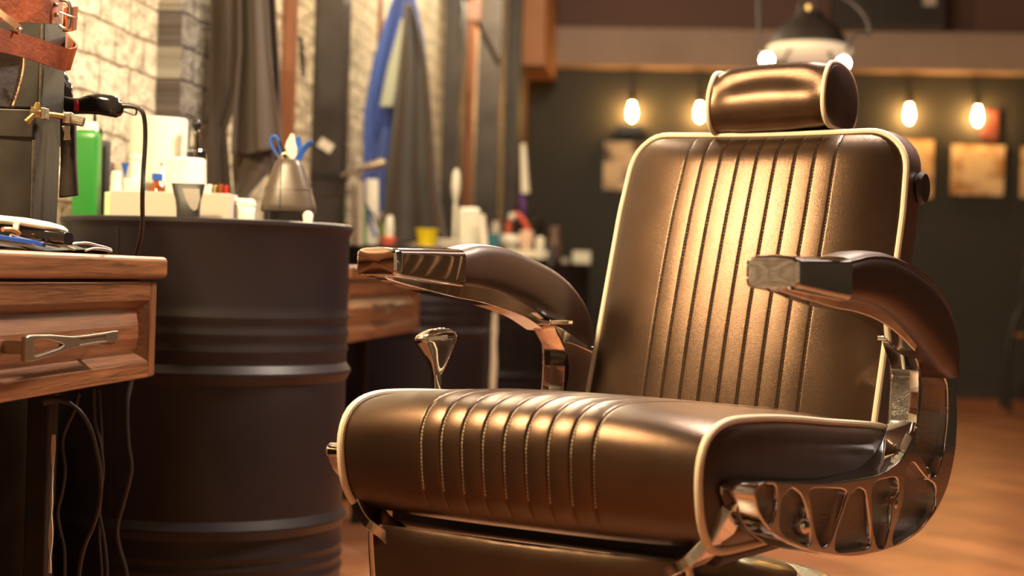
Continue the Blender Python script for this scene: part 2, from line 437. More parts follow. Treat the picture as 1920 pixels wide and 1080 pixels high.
# --- arms
ATR = [(-.285, .820, .784), (-.20, .8215, .777), (-.12, .823, .771), (-.05, .8325, .7665), (.02, .833, .755), (.09, .8225, .734), (.155, .805, .706), (.205, .781, .686), (.238, .750, .672), (.254, .712, .664), (.250, .672, .658)]
ABV = [-.283, -.20, -.12, -.05, .018, .085, .145, .185, .212, .232, .245]
def arm(sg):
    root = None
    st = []
    for i, (v, zt, zb) in enumerate(ATR):
        vb = ABV[i]
        if sg < 0:
            k = max(0, v) * .22; v += k; vb += max(0, vb) * .22; zt -= .006 * max(0, min(1, (v + .05) / .15)); zb += .004 * max(0, min(1, v / .1))
        f = min(1, max(0, (v + .12) / .37)); ui = .265 + .020 * f; uo = .335 + .027 * f
        st.append((v, zt, vb, zb, ui, uo))
    # interpolate stations
    A = smooth_path([(a[0], a[1], a[4]) for a in st], 6); B = smooth_path([(a[2], a[3], a[5]) for a in st], 6)
    def sec(k, grow=0., p=3.6, n=32):
        a, b = A[k], B[k]; T = Vector((0, a.x, a.y)); Bt = Vector((0, b.x, b.y)); ui, uo = a.z, b.z
        c = (T + Bt) / 2; ax = (T - Bt) / 2; L = ax.length; ax = ax.normalized()
        hw = (uo - ui) / 2 + grow; cu_ = sg * (ui + uo) / 2
        out = []
        for x, y in sell(hw, L + grow, n, p):
            crown = .0035 * (1 - (x / hw) ** 2) * (y / L if y > 0 else 0)
            q = c + ax * (y + crown); out.append((cu_ + x, q.y, q.z))
        return out
    iN = 12
    pad = cobj('arm_pad', G().add(*loft([sec(k) for k in range(iN, len(A))])), M['leather_dark'], auto=60, label='curved brown leather arm pad')
    # chrome nose (slightly proud), with a square front face
    ns = [sec(k, .0012, 7.) for k in range(0, iN + 1)]
    f0 = ns[0]; c0 = Vector((sum(p[0] for p in f0) / len(f0), sum(p[1] for p in f0) / len(f0), sum(p[2] for p in f0) / len(f0)))
    def sh(k, dv): return [tuple(c0 + (Vector(p) - c0) * k + Vector((0, dv, 0))) for p in f0]
    cobj('arm_cap', G().add(*loft([sh(.2, -.008), sh(.86, -.0075), sh(.965, -.005)] + ns)), M['chrome'], auto=25, label='chrome arm end cap')
    # piping on the outer top edge
    P = []
    for k in range(iN, len(A) - 2):
        s = sec(k); q = s[4] if sg > 0 else s[12]
        P.append(q)
    cobj('arm_seam', G().add(*tube(P, .0022, 6)), M['leather'], pad)
    # chrome under-plate
    g = G(); secs_ = []
    for k in range(0, 37):
        b = B[k]; a = A[k]; dz = Vector((0, b.x - a.x, b.y - a.y)).normalized()
        uc = sg * (a.z + b.z) / 2; hw = (.024 if k > 6 else .012 + .002 * k) * (1 if sg < 0 else .7)
        q0 = Vector((0, b.x, b.y)) - dz * .004; q1 = Vector((0, b.x, b.y)) + dz * (.002 + (.016 if sg < 0 else .010) * sin(PI * k / 40) ** .7)
        secs_.append([(uc - hw, q0.y, q0.z), (uc + hw, q0.y, q0.z), (uc + hw * .8, q1.y, q1.z), (uc - hw * .8, q1.y, q1.z)])
    cobj('arm_plate', g.add(*loft(secs_)), M['chrome'], auto=30, bevel=.0015, label='chrome plate under the arm pad')
    return pad
arm(1); arm(-1)

# --- cast chrome side frames, outline read on their own outer plane
FR = [(1712, 660), (1745, 683), (1781, 703), (1784, 780), (1780, 850), (1765, 915), (1740, 965), (1700, 1005), (1650, 1032), (1580, 1046), (1500, 1033), (1440, 1007), (1412, 975), (1400, 930), (1404, 908), (1420, 900),
      (1480, 904), (1560, 903), (1640, 890), (1682, 858), (1705, 810), (1716, 740), (1712, 690), (1694, 636)]
outer = [onU(x, y, .310) for x, y in FR]
outer[0] = (.205, .700); outer[-1] = (.150, .716)
outer_s = []
def fillet(P, n=5, k=.35):
    out = []; m = len(P)
    for i in range(m):
        p = Vector((*P[i], 0)); a = Vector((*P[i - 1], 0)); b = Vector((*P[(i + 1) % m], 0))
        q0 = p.lerp(a, k); q1 = p.lerp(b, k)
        for j in range(n): 
            t = j / (n - 1); out.append(tuple(((1 - t) ** 2 * q0 + 2 * t * (1 - t) * p + t * t * q1).xy))
    return out
outer_s = fillet(outer)
pocket_px = [
 [(1721, 673), (1774, 709), (1777, 780), (1768, 850), (1754, 893), (1741, 893), (1730, 862), (1713, 842), (1719, 780), (1722, 720)],
 [(1710, 864), (1733, 895), (1754, 910), (1753, 955), (1722, 995), (1675, 1024), (1670, 1010), (1692, 940), (1695, 885)],
 [(1632, 904), (1681, 893), (1684, 925), (1670, 942), (1668, 980), (1656, 1028), (1642, 1025), (1633, 985)],
 [(1607, 915), (1621, 920), (1629, 980), (1632, 1028), (1562, 1036), (1566, 1000), (1591, 930)],
 [(1513, 915), (1588, 917), (1578, 950), (1554, 1018), (1539, 1028), (1526, 1000), (1519, 950)],
 [(1462, 935), (1483, 914), (1500, 927), (1514, 965), (1519, 1018), (1510, 1023), (1458, 998)],
 [(1411, 920), (1430, 907), (1453, 909), (1456, 945), (1444, 986), (1422, 960)]]
pockets = [fillet([onU(x, y, .318) for x, y in P], 5, .3) for P in pocket_px]
def side_frame(sg):
    mir = (lambda V: V) if sg > 0 else (lambda V: [(-a, b, c) for a, b, c in V])
    V, Fc = plate2d(outer_s, pockets, .276, .320, .0022); fr = cobj('side_frame', G().add(mir(V), Fc), M['chrome'], auto=30, label='polished chrome side casting')
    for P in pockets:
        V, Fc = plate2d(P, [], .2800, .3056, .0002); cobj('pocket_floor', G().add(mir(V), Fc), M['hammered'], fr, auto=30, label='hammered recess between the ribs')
    for x, y in ((1512, 988), (1678, 945), (1740, 888)):
        v, z = onU(x, y, .318); cobj('bolt', G().add(*lathe([(0.011, -.012), (.011, -.004), (.009, .000), (.005, .003), (0.0005, .004)], (sg * .318, v, z), 20, tilt=(sg, 0, 0))), M['chrome'], fr)
    cobj('flange', G().add(*box(min(sg * .274, sg * .318), max(sg * .274, sg * .318), .142, .215, .712, .720)), M['chrome'], fr, bevel=.002)
    return fr
side_frame(1); side_frame(-1)
# arm support webs under the arms between flange and arm plate
for sg in (1, -1):
    P = [onU(1718, 668, .31), onU(1778, 704, .31), (.235, .672), (.170, .708)]
# under-seat pan, mechanism and column
cobj('seat_pan', G().add(*box(-.25, .25, -.31, .21, .440, .470)), M['plastic_matte'], bevel=.01)
g = G().add(*box(-.08, .30 - .024, -.03, .03, .43, .452)); g.add(*box(-.276, .08, -.03, .03, .43, .452))
cobj('cross_bar', g, M['chrome_soft'], bevel=.006)
g = G().add(*lathe([(.19, .32), (.205, .335), (.208, .352), (.198, .366), (.150, .376), (.144, .374), (.138, .380), (.06, .392), (.055, .43)], (.055, .03, 0), 64))
cobj('pump_cover', g, mat('cream_reflection_chrome', (.75, .66, .54), .25, .6), auto=40, label='round domed chrome cover under the seat')  # cream reflection is put into the chrome's base colour
cobj('pump_column', G().add(*lathe([(.055, .05), (.055, .31)], (.055, .03, 0), 40)), M['chrome'], auto=40)
cobj('base_plate', G().add(*lathe([(.31, 0), (.315, .01), (.31, .022), (.25, .035), (.12, .055), (.06, .075)], (.055, .03, 0), 72)), M['chrome'], auto=40)
# calf rest with its two cast arms
def crv(z): return -.372 + (.45 - z) * .16
secs = []
for z, th in ((.452, .004), (.447, .014), (.43, .022), (.38, .024), (.30, .024), (.20, .024), (.14, .020), (.125, .004)):
    s = []
    for x in np.linspace(-1, 1, 25): s.append((x * .232, crv(z) - .012 * (1 - x ** 4) * (th / .024), z))
    for x in np.linspace(1, -1, 25): s.append((x * .232, crv(z) + th, z))
    secs.append(s)
calf = cobj('calf_rest', G().add(*loft(secs)), M['leather'], auto=50)
for sg in (-1, 1):
    g = G().add(*tube([(sg * .236, crv(.45) + .006, .453), (sg * .239, crv(.40) + .006, .40), (sg * .239, crv(.25) + .006, .25), (sg * .239, crv(.125) + .006, .125)], .0062, 10, sm=6))
    cobj('edge_trim', g, M['chrome'], calf)
for sg in (1, -1):
    P = [((sg * .286, -.318, .530), (0, 1, 0)), ((sg * .276, -.335, .512), (0, 1, 0)), ((sg * .262, -.350, .480), (0, 1, 0)), ((sg * .240, -.355, .455), (0, 1, 0)), ((sg * .215, -.350, .440), (0, 1, 0)), ((sg * .185, -.345, .415), (0, 1, 0)), ((sg * .17, -.34, .37), (0, 1, 0))]
    cobj('calf_rest_arm', G().add(*strap(P, .048, .015, sm=8)), M['chrome'], auto=40, bevel=.002)
# height lever with flared chrome knob, on the far side
lv = [(-.335, -.075, .44), (-.335, -.080, .55), (-.335, -.086, .64)]
g = G().add(*tube(lv, .0075, 14, sm=5))
lever = cobj('lever', g, M['chrome'], auto=40)
secs = []
for z, a, b, off in ((.636, .0075, .0075, 0), (.645, .009, .012, .001), (.660, .011, .018, .001), (.675, .014, .025, 0), (.686, .017, .031, -.002), (.692, .018, .0335, -.003), (.698, .0165, .030, -.003), (.703, .012, .022, -.003), (.7065, .006, .010, -.003)):
    secs.append([(-.335 + x, -.086 + off + y, z + (.004 * y / .03)) for x, y in [(a * cos(t), b * sin(t)) for t in np.linspace(0, 2 * PI, 33)[:-1]]])
for s_ in secs:      # broad side of the knob turned to the front
    for i, (x, y, z) in enumerate(s_):
        dx, dy = x + .335, y + .086; a = -.96; s_[i] = (-.335 + dx * cos(a) - dy * sin(a), -.086 + dx * sin(a) + dy * cos(a), z)
cobj('lever_knob', G().add(*loft(secs)), M['chrome'], lever, auto=60)
# ------------------------------------------------------------------ room
W0 = (-.98, 3.456)
def onS(px, py, s):
    r = ray(px, py); a = NV[0] * (0 - W0[0]) + NV[1] * (0 - W0[1]); k = (s - a) / (NV[0] * r[0] + NV[1] * r[1])
    P = (r[0] * k - W0[0], r[1] * k - W0[1]); return (P[0] * DV[0] + P[1] * DV[1], EYE + r[2] * k)
def tS(px, py, s): return onS(px, py, s)[0]
T_BACK = 9.3
# whitewashed brick
def brick_mat(name, c1, c2, mort):
    m = bpy.data.materials.new(name); m.use_nodes = True; nt = m.node_tree; b = nt.nodes['Principled BSDF']; L = nt.links
    tc = nt.nodes.new('ShaderNodeTexCoord'); r = nt.nodes.new('ShaderNodeMapping'); r.inputs['Rotation'].default_value = (0, 0, RZ)
    L.new(tc.outputs['Object'], r.inputs[0])
    sp = nt.nodes.new('ShaderNodeSeparateXYZ'); cb = nt.nodes.new('ShaderNodeCombineXYZ'); L.new(r.outputs[0], sp.inputs[0])
    L.new(sp.outputs[0], cb.inputs[0]); L.new(sp.outputs[2], cb.inputs[1])
    nz = nt.nodes.new('ShaderNodeTexNoise'); nz.inputs['Scale'].default_value = 13; nz.inputs['Detail'].default_value = 5
    L.new(cb.outputs[0], nz.inputs['Vector'])
    sc = nt.nodes.new('ShaderNodeVectorMath'); sc.operation = 'SCALE'; sc.inputs['Scale'].default_value = .022; L.new(nz.outputs['Color'], sc.inputs[0])
    ad = nt.nodes.new('ShaderNodeVectorMath'); ad.operation = 'ADD'; L.new(cb.outputs[0], ad.inputs[0]); L.new(sc.outputs[0], ad.inputs[1])
    bk = nt.nodes.new('ShaderNodeTexBrick'); bk.inputs['Scale'].default_value = 1; bk.inputs['Brick Width'].default_value = .20; bk.inputs['Row Height'].default_value = .084
    bk.inputs['Mortar Size'].default_value = .005; bk.inputs['Mortar Smooth'].default_value = .6
    bk.inputs['Color1'].default_value = (*c1, 1); bk.inputs['Color2'].default_value = (*c2, 1); bk.inputs['Mortar'].default_value = (*mort, 1)
    L.new(ad.outputs[0], bk.inputs['Vector'])
    n2 = nt.nodes.new('ShaderNodeTexNoise'); n2.inputs['Scale'].default_value = 22; n2.inputs['Detail'].default_value = 8; L.new(cb.outputs[0], n2.inputs['Vector'])
    mrr = nt.nodes.new('ShaderNodeMapRange'); mrr.inputs[1].default_value = .3; mrr.inputs[2].default_value = .6; mrr.inputs[3].default_value = .45; mrr.inputs[4].default_value = 1.; L.new(n2.outputs['Fac'], mrr.inputs[0])
    mx = nt.nodes.new('ShaderNodeMix'); mx.data_type = 'RGBA'; mx.blend_type = 'MULTIPLY'; mx.inputs[0].default_value = .6
    L.new(bk.outputs['Color'], mx.inputs[6]); L.new(mrr.outputs[0], mx.inputs[7]); L.new(mx.outputs[2], b.inputs['Base Color'])
    h = nt.nodes.new('ShaderNodeMath'); h.operation = 'MULTIPLY_ADD'; h.inputs[1].default_value = -.75; L.new(bk.outputs['Fac'], h.inputs[0]); L.new(n2.outputs['Fac'], h.inputs[2])
    bp = nt.nodes.new('ShaderNodeBump'); bp.inputs['Strength'].default_value = 1.; bp.inputs['Distance'].default_value = .026
    L.new(h.outputs[0], bp.inputs['Height']); L.new(bp.outputs[0], b.inputs['Normal']); b.inputs['Roughness'].default_value = .8
    return m
M['brick'] = brick_mat('whitewashed_brick', (.82, .71, .50), (.74, .63, .43), (.50, .39, .25))
M['brick_shaded'] = brick_mat('shaded_brick', (.30, .27, .22), (.23, .20, .17), (.10, .08, .07))  # darker copy of the wall brick, shade on the pier is in the colours
M['green_wall'] = mat('dark_green_plaster', (.038, .037, .031), .7, vary=.1, vscale=1.5, bump=.1, bscale=30)
M['brown_wall'] = mat('brown_plaster', (.13, .07, .058), .8, vary=.15, vscale=1.)
M['beam'] = mat('tan_painted_beam', (.37, .26, .21), .7, vary=.12, vscale=2)
M['ceiling'] = mat('dark_ceiling', (.09, .05, .04), .8)
# boarded floor
def floor_mat():
    m = bpy.data.materials.new('orange_brown_floor'); m.use_nodes = True; nt = m.node_tree; b = nt.nodes['Principled BSDF']; L = nt.links
    tc = nt.nodes.new('ShaderNodeTexCoord'); r = nt.nodes.new('ShaderNodeMapping'); r.inputs['Rotation'].default_value = (0, 0, RZ - .5)
    L.new(tc.outputs['Object'], r.inputs[0])
    bk = nt.nodes.new('ShaderNodeTexBrick'); bk.inputs['Scale'].default_value = 1; bk.inputs['Brick Width'].default_value = 1.3; bk.inputs['Row Height'].default_value = .16; bk.inputs['Mortar Size'].default_value = .002
    bk.inputs['Color1'].default_value = (.42, .17, .075, 1); bk.inputs['Color2'].default_value = (.30, .11, .047, 1); bk.inputs['Mortar'].default_value = (.07, .022, .01, 1)
    L.new(r.outputs[0], bk.inputs['Vector'])
    n = nt.nodes.new('ShaderNodeTexNoise'); n.inputs['Scale'].default_value = 3.5; n.inputs['Detail'].default_value = 9; L.new(r.outputs[0], n.inputs['Vector'])
    mx = nt.nodes.new('ShaderNodeMix'); mx.data_type = 'RGBA'; mx.blend_type = 'OVERLAY'; mx.inputs[0].default_value = .75
    L.new(bk.outputs['Color'], mx.inputs[6]); L.new(n.outputs['Fac'], mx.inputs[7]); L.new(mx.outputs[2], b.inputs['Base Color'])
    b.inputs['Roughness'].default_value = .33
    bp = nt.nodes.new('ShaderNodeBump'); bp.inputs['Strength'].default_value = .2; bp.inputs['Distance'].default_value = .003; L.new(n.outputs['Fac'], bp.inputs['Height']); L.new(bp.outputs[0], b.inputs['Normal'])
    return m
M['floor'] = floor_mat()
struct('floor', G().add(*rbox(-.2, 6.0, -5.0, T_BACK + .2, -.1, 0)), M['floor'], smooth=False)
struct('ceiling', G().add(*rbox(-.2, 6.0, -5.0, T_BACK + .2, 3.2, 3.3)), M['ceiling'], smooth=False)
struct('wall_left', G().add(*rbox(-.2, 0, -5.0, T_BACK + .2, 0, 3.2)), M['brick'], smooth=False)
struct('trim_5', G().add(*rbox(0, .010, -1.7, T_BACK, 0, .80)), mat('dark_olive_shade', (.035, .028, .020), .6), smooth=False)  # added dark panel standing in for shade on the lower brick wall
struct('wall_back', G().add(*rbox(0, 6.0, T_BACK, T_BACK + .2, 0, 3.2)), M['green_wall'], smooth=False)
struct('wall_right', G().add(*rbox(5.8, 6.0, -5.0, T_BACK, 0, 3.2)), M['green_wall'], smooth=False)
struct('wall_front', G().add(*rbox(0, 5.8, -5.0, -4.8, 0, 3.2)), M['brick'], smooth=False)
struct('baseboard_back', G().add(*rbox(.12, 5.8, T_BACK - .03, T_BACK, 0, .12)), M['steel_post'], smooth=False)
# bulkhead across the back wall and the plaster above it
def backpt(px, py, off=0.):
    r = ray(px, py); a = (0 - W0[0]) * DV[0] + (0 - W0[1]) * DV[1]; k = (T_BACK - off - a) / (r[0] * DV[0] + r[1] * DV[1])
    P = (r[0] * k - W0[0], r[1] * k - W0[1]); return (P[0] * NV[0] + P[1] * NV[1], EYE + r[2] * k)
zb0 = backpt(1450, 127, .25)[1]; zb1 = backpt(1450, 56, .25)[1]
struct('trim_1', G().add(*rbox(0, 5.8, T_BACK - .25, T_BACK, zb0, zb1)), M['beam'], smooth=False)
struct('trim_2', G().add(*rbox(0, 5.8, T_BACK - .20, T_BACK, zb1, 3.2)), M['brown_wall'], smooth=False)
sA = backpt(1022, 60, 1.1)[0]
struct('trim_3', G().add(*rbox(0, sA, T_BACK - 1.1, T_BACK - .25, backpt(1000, 122, 1.1)[1], 3.2)), mat('orange_lit_plaster', (.34, .15, .07), .7, vary=.15, vscale=3), smooth=False)  # orange light on the bulkhead end is painted into the plaster colour
# dark ventilation box high on the back wall
a0 = backpt(1560, 48, .45); a1 = backpt(1772, 50, .45)
vb = thing('ventilation_box', 'dark square box high up beside the pendant lamp, above the tan beam', 'vent box', R((a0[0] + a1[0]) / 2, T_BACK - .33, a0[1]))
obj('housing', G().add(*rbox(a0[0], a1[0], T_BACK - .45, T_BACK - .20, a0[1], 3.1)), M['plastic_matte'], vb, smooth=False)
a2 = backpt(1742, 2, .46); obj('sticker', G().add(*rbox(a2[0] - .04, a2[0] + .05, T_BACK - .456, T_BACK - .45, a2[1] - .03, a2[1] + .05)), M['card'], vb, smooth=False, label='pale rectangular sticker')

# ------------------------------------------------------------------ things along the brick wall
def wallpost(name, px0, pxs, px1, s1, m, label, cat, z1=3.1, py=200, s0=0.0, group=None, cap=False):
    """box post; px0 left column at the wall, px1 last column of its side face at s1"""
    t0 = tS(pxs, py, s1); t1 = tS(px1, py, s1)
    xs = t0
    return single(name, G().add(*rbox(s0, s1, t0, t1, 0.0, z1)), m, label, cat, group, auto=30, bevel=.004)
# shaded brick pier left of the capes: near face seen
def pier(name, pxa, pxb, t_len, m, label, cat, z1=3.1, py=200, bev=.004):
    """near face from column pxa (at the wall) to pxb; t found at the wall, depth s from the near face"""
    t0 = tS(pxa, py, 0.0)
    lo, hi = .0, .6
    for _ in range(40):
        mid = (lo + hi) / 2
        if tS(pxb, py, mid) > t0: lo = mid     # further out = column reached later
        else: hi = mid
    s1 = (lo + hi) / 2
    return t0, s1
def near_s(t0, px, py=200):
    lo, hi = -.1, 1.2
    for _ in range(50):
        mid = (lo + hi) / 2
        if tS(px, py, mid) > t0: lo = mid
        else: hi = mid
    return lo
t0 = tS(292, 200, 0.); s1 = near_s(t0, 336)
struct('trim_4', G().add(*rbox(0, s1, t0, t0 + .35, 0, 3.2)), M['brick_shaded'], smooth=False)
def post(pa, pb, pc, m, name, label, cat, z1=3.1, group=None, s_off=0., z0=.9):
    t0 = tS(pa, 200, s_off); s1 = near_s(t0, pb); t1 = tS(pc, 200, s1)
    return single(name, G().add(*rbox(s_off, s1, t0, max(t1, t0 + .01), z0, z1)), m, label, cat, group, auto=30, bevel=.003), t0, s1, t1
STA = 2.615
pA, tA, sA_, tA1 = post(585, 639, 654, M['steel_post'], 'steel_column', 'dark steel column with a white price tag, left of the blue cape', 'column', z0=0.)
# band across the column
pB, tB, sB_, tB1 = post(830, 862, 872, M['steel_post'], 'steel_column', 'dark steel column just right of the brown cape', 'column')
pC, tC, sC_, tC1 = post(893, 936, 940, M['steel_post'], 'steel_column', 'broad dark steel column with a small pale knob on it', 'column')
pD, tD, sD_, tD1 = post(948, 972, 985, M['steel_post'], 'steel_column', 'furthest dark steel column, next to the green wall', 'column')
obj('collar', G().add(*rbox(0, sA_ + .006, tA - .006, tA1, zat(600, 332, 6.0) - .01, zat(600, 332, 6.0) + .008)), M['plastic_matte'], pA, smooth=False)
# price tag hung on the column
c0 = R(sA_ * .5, tA - .006); 
def q2(x, y):
    tz = zat(610, 273, c0[1]); ca, sa = cos(-.55), sin(-.55); X = x * ca - y * sa; Y = x * sa + y * ca
    return X, tz + Y
g = G(); V = []
cpx = at(611, 273, c0[1] - .006)
for dy in (-.002, .002):
    for x, y in ((-.026, -.017), (.026, -.017), (.026, .017), (-.026, .017)):
        X, Z = q2(x, y); V.append((cpx[0] + X, cpx[1] + dy, Z))
g.add(V, [(0, 1, 2, 3), (7, 6, 5, 4), (0, 4, 5, 1), (1, 5, 6, 2), (2, 6, 7, 3), (3, 7, 4, 0)])
single('price_tag', g, M['paper'], 'small tilted white paper tag stuck on the dark steel column', 'tag', smooth=False)
# wood uprights leaning on the wall (mirror frame boards)
def board(pa, pb, pc, m, label, z0=.9, z1=3.0, s_off=0.0):
    t0 = tS(pa, 150, s_off); s1 = near_s(t0, pb, 150); t1 = tS(pc, 150, s1)
    return single('wooden_board', G().add(*rbox(s_off, s1, t0, max(t1, t0 + .012), z0, z1)), m, label, 'board', auto=30, bevel=.003)
board(527, 549, 556, M['wood_red'], 'upright reddish wooden board right of the dark capes')
board(706, 712, 717, M['wood_red'], 'thin reddish wooden board behind the blue cape')
board(873, 888, 893, M['wood_red'], 'reddish wooden board between two steel columns')
board(975, 986, 990, M['wood_red'], 'thin reddish wooden board beside the green wall')
# diagonal brace near the third column
P0 = R(.10, tC - .3, zat(884, 5, 8.8)); 
single('wall_brace', G().add(*tube([at(872, -10, 8.6), at(890, 30, 8.6), at(934, 118, 9.3)], .016, 8)), M['steel_post'], 'dark diagonal brace high between the steel columns', 'brace')
single('wooden_bracket', G().add(*box(at(876, 0, 8.5)[0], at(904, 0, 8.5)[0], 8.46, 8.52, zat(890, 42, 8.5), zat(890, 2, 8.5))), M['wood_red'], 'short orange wooden bracket above the board between columns', 'bracket', auto=30, bevel=.006)
obj('knob', G().add(*lathe([(0, -.012), (.010, -.01), (.012, 0), (.008, .008), (0, .01)], at(911, 172, pC.location.y - .02), 12, tilt=(0, -1, 0))), M['card'], pC, label='small pale knob')
# neck brush handle hanging on the wall: black grip with thin wire
Yh = 5.6
k = thing('hanging_brush', 'thin rod with long black grip hanging between wooden board and steel column', 'brush', at(575, 330, Yh))
obj('grip', G().add(*tube([at(564, 70, Yh), at(566, 95, Yh), at(569, 145, Yh)], .0075, 12, rf=lambda t: .9 + .25 * t)), M['plastic_black'], k)
obj('rod', G().add(*tube([at(569, 145, Yh), at(574, 200, Yh), at(581, 330, Yh)], .0022, 8)), M['steel'], k)
obj('hook', G().add(*tube([at(555, 74, Yh + .02), at(560, 70, Yh), at(565, 72, Yh)], .004, 8)), M['plastic_black'], k)

# ------------------------------------------------------------------ hanging capes
def cloth(name, rows, Y0, amp, nf, m, parent, ph=0., Yt=0., tw=.6, thick=.004, hem=0., seed=1, noise=.3):
    """rows: list of (py, px_left, px_right); vertical folds deepen downwards"""
    ny, nx = 60, 110; g = G(); V = []
    ys = [r[0] for r in rows]
    rnd = random.Random(seed); ks = [(rnd.uniform(.6, 2.2) * nf, rnd.uniform(0, 6.3), rnd.uniform(.3, 1.)) for _ in range(4)]
    for j in range(ny):
        k = j / (ny - 1); py = ys[0] + (ys[-1] - ys[0]) * k
        i = max(i for i in range(len(ys) - 1) if ys[i] <= py + 1e-6); f = (py - ys[i]) / (ys[i + 1] - ys[i])
        xl = rows[i][1] + (rows[i + 1][1] - rows[i][1]) * f; xr = rows[i][2] + (rows[i + 1][2] - rows[i][2]) * f
        for a in range(nx):
            x = a / (nx - 1)
            d = sum(w_ * sin(kk * PI * x + p_ + ph + tw * k * kk * .3) for kk, p_, w_ in ks) / 2.2
            dd = amp * (.55 + .45 * k) * d + Yt * (x - .5) ** 2 * 4
            edge = hem * sin(PI * x * nf * .7 + 1) * k * k if hem else 0
            P = at(xl + (xr - xl) * x, py + edge, Y0 + dd); V.append(P)
    Fc = [(j * nx + a, j * nx + a + 1, (j + 1) * nx + a + 1, (j + 1) * nx + a) for j in range(ny - 1) for a in range(nx - 1)]
    g.add(V, Fc); return obj(name, g, m, parent, auto=180, solid=thick)
hookm = M['steel']
def cape(label, cat, Y, px, py): return thing('barber_cape', label, cat, at(px, py, Y))
c1 = cape('long dark brown cape hanging furthest left against the grey brick pier', 'cape', 4.45, 370, 420)
cloth('cloth', [(-70, 358, 402), (60, 352, 404), (220, 342, 404), (420, 330, 402)], 4.45, .045, 2.0, M['cape_dark'], c1, seed=3)
c2 = cape('middle dark brown cape with folded corner, between two other dark capes', 'cape', 4.38, 430, 420)
cloth('cloth', [(-70, 400, 455), (90, 400, 458), (160, 400, 456), (245, 400, 425), (420, 400, 440)], 4.40, .040, 1.6, M['cape_dark'], c2, seed=8)
c3 = cape('wide dark brown cape with slanting hem, right of the other dark capes', 'cape', 4.3, 480, 370)
cloth('cloth', [(-70, 446, 492), (100, 448, 505), (200, 438, 518), (284, 434, 528)], 4.32, .045, 1.7, M['cape_dark'], c3, seed=5, hem=6)
cloth('lower_layer', [(270, 436, 522), (320, 436, 505), (372, 440, 462)], 4.36, .03, 2., M['cape_dark'], c3, seed=6)
cloth('cloth', [(-70, 485, 512), (150, 500, 525), (420, 510, 528)], 4.5, .02, 2., M['cape_dark'], c3, seed=9)
c4 = cape('bright blue cape with pale print hanging on the brick wall', 'cape', 6.6, 735, 440)
cloth('cloth', [(-10, 738, 772), (20, 728, 780), (110, 700, 792), (210, 682, 762), (340, 680, 745), (440, 684, 745)], 6.62, .06, 3.0, M['cape_blue'], c4, seed=2, tw=.3)
cloth('printed_stripe', [(35, 752, 770), (120, 728, 750), (200, 712, 736)], 6.54, .015, 1.2, M['print'], c4, seed=4, thick=.003)
cloth('shoulder', [(-5, 765, 778), (60, 778, 790), (112, 790, 796)], 6.6, .01, 1.5, M['cape_blue'], c4, seed=4, thick=.02)
c5 = cape('dark brown cape hanging in front of the blue cape', 'cape', 6.45, 775, 450)
cloth('cloth', [(5, 760, 772), (60, 755, 788), (120, 748, 800), (200, 740, 808), (330, 725, 818), (455, 716, 836)], 6.42, .09, 2.0, M['cape_dark'], c5, seed=11, tw=.5, hem=8)
single('coat_hook', G().add(*tube([at(768, -32, 6.9), at(770, -24, 6.7), at(770, -34, 6.65)], .008, 8, sm=5)), M['steel'], 'pale metal hook carrying the blue and brown capes', 'hook')

# ------------------------------------------------------------------ oil drums
BC0 = (-.62, 3.456)
def drum_geo():
    r = .2865; P = [(0.0, .004), (r - .02, .004), (r - .004, .0), (r + .004, .004), (r + .004, .014), (r, .02)]
    def rib(z, h, w):
        return [(r, z - w), (r + h, z - .002), (r + h, z + .002), (r, z + w)]
    for z in (.05, .075, .10): P += rib(z, .003, .009)
    P += [(r, .14)]
    for z in (.19, .215, .24): P += rib(z, .003, .009)
    P += [(r, .274), (r + .009, .2905), (r + .009, .2945), (r, .311)]
    P += [(r, .44)]
    P += [(r, .567), (r + .009, .584), (r + .009, .589), (r, .604)]
    for z in (.630, .662, .694): P += rib(z, .003, .010)
    P += [(r, .72), (r, .857), (r + .004, .866), (r + .0065, .872), (r + .006, .879), (r + .001, .881), (r - .004, .879), (r - .006, .876), (r - .02, .8755), (0, .8755)]
    return P
def drum(k, label):
    x, y = BC0[0] + .2805 * k, BC0[1] + 2.6 * k
    d = thing('oil_drum', label, 'barrel', (x, y, 0), 'painted oil drums used as side tables')
    obj('body', G().add(*lathe(drum_geo(), (x, y, 0), 128)), M['black_paint'], d, auto=25)
    a = math.atan2(-y, -x) - .62
    obj('seam', G().add(*tube([(x + .2875 * cos(a), y + .2875 * sin(a), z) for z in (.02, .55, .86)], .0022, 6)), M['black_paint'], d)
    return d
drum(0, 'big matte black oil drum nearest the camera, beside the wooden desk')
drum(1, 'second black oil drum, behind the far armrest beside the small desk')
drum(2, 'third black oil drum, behind the second one near the backrest')
drum(3, 'furthest black oil drum, partly hidden by the backrest edge')

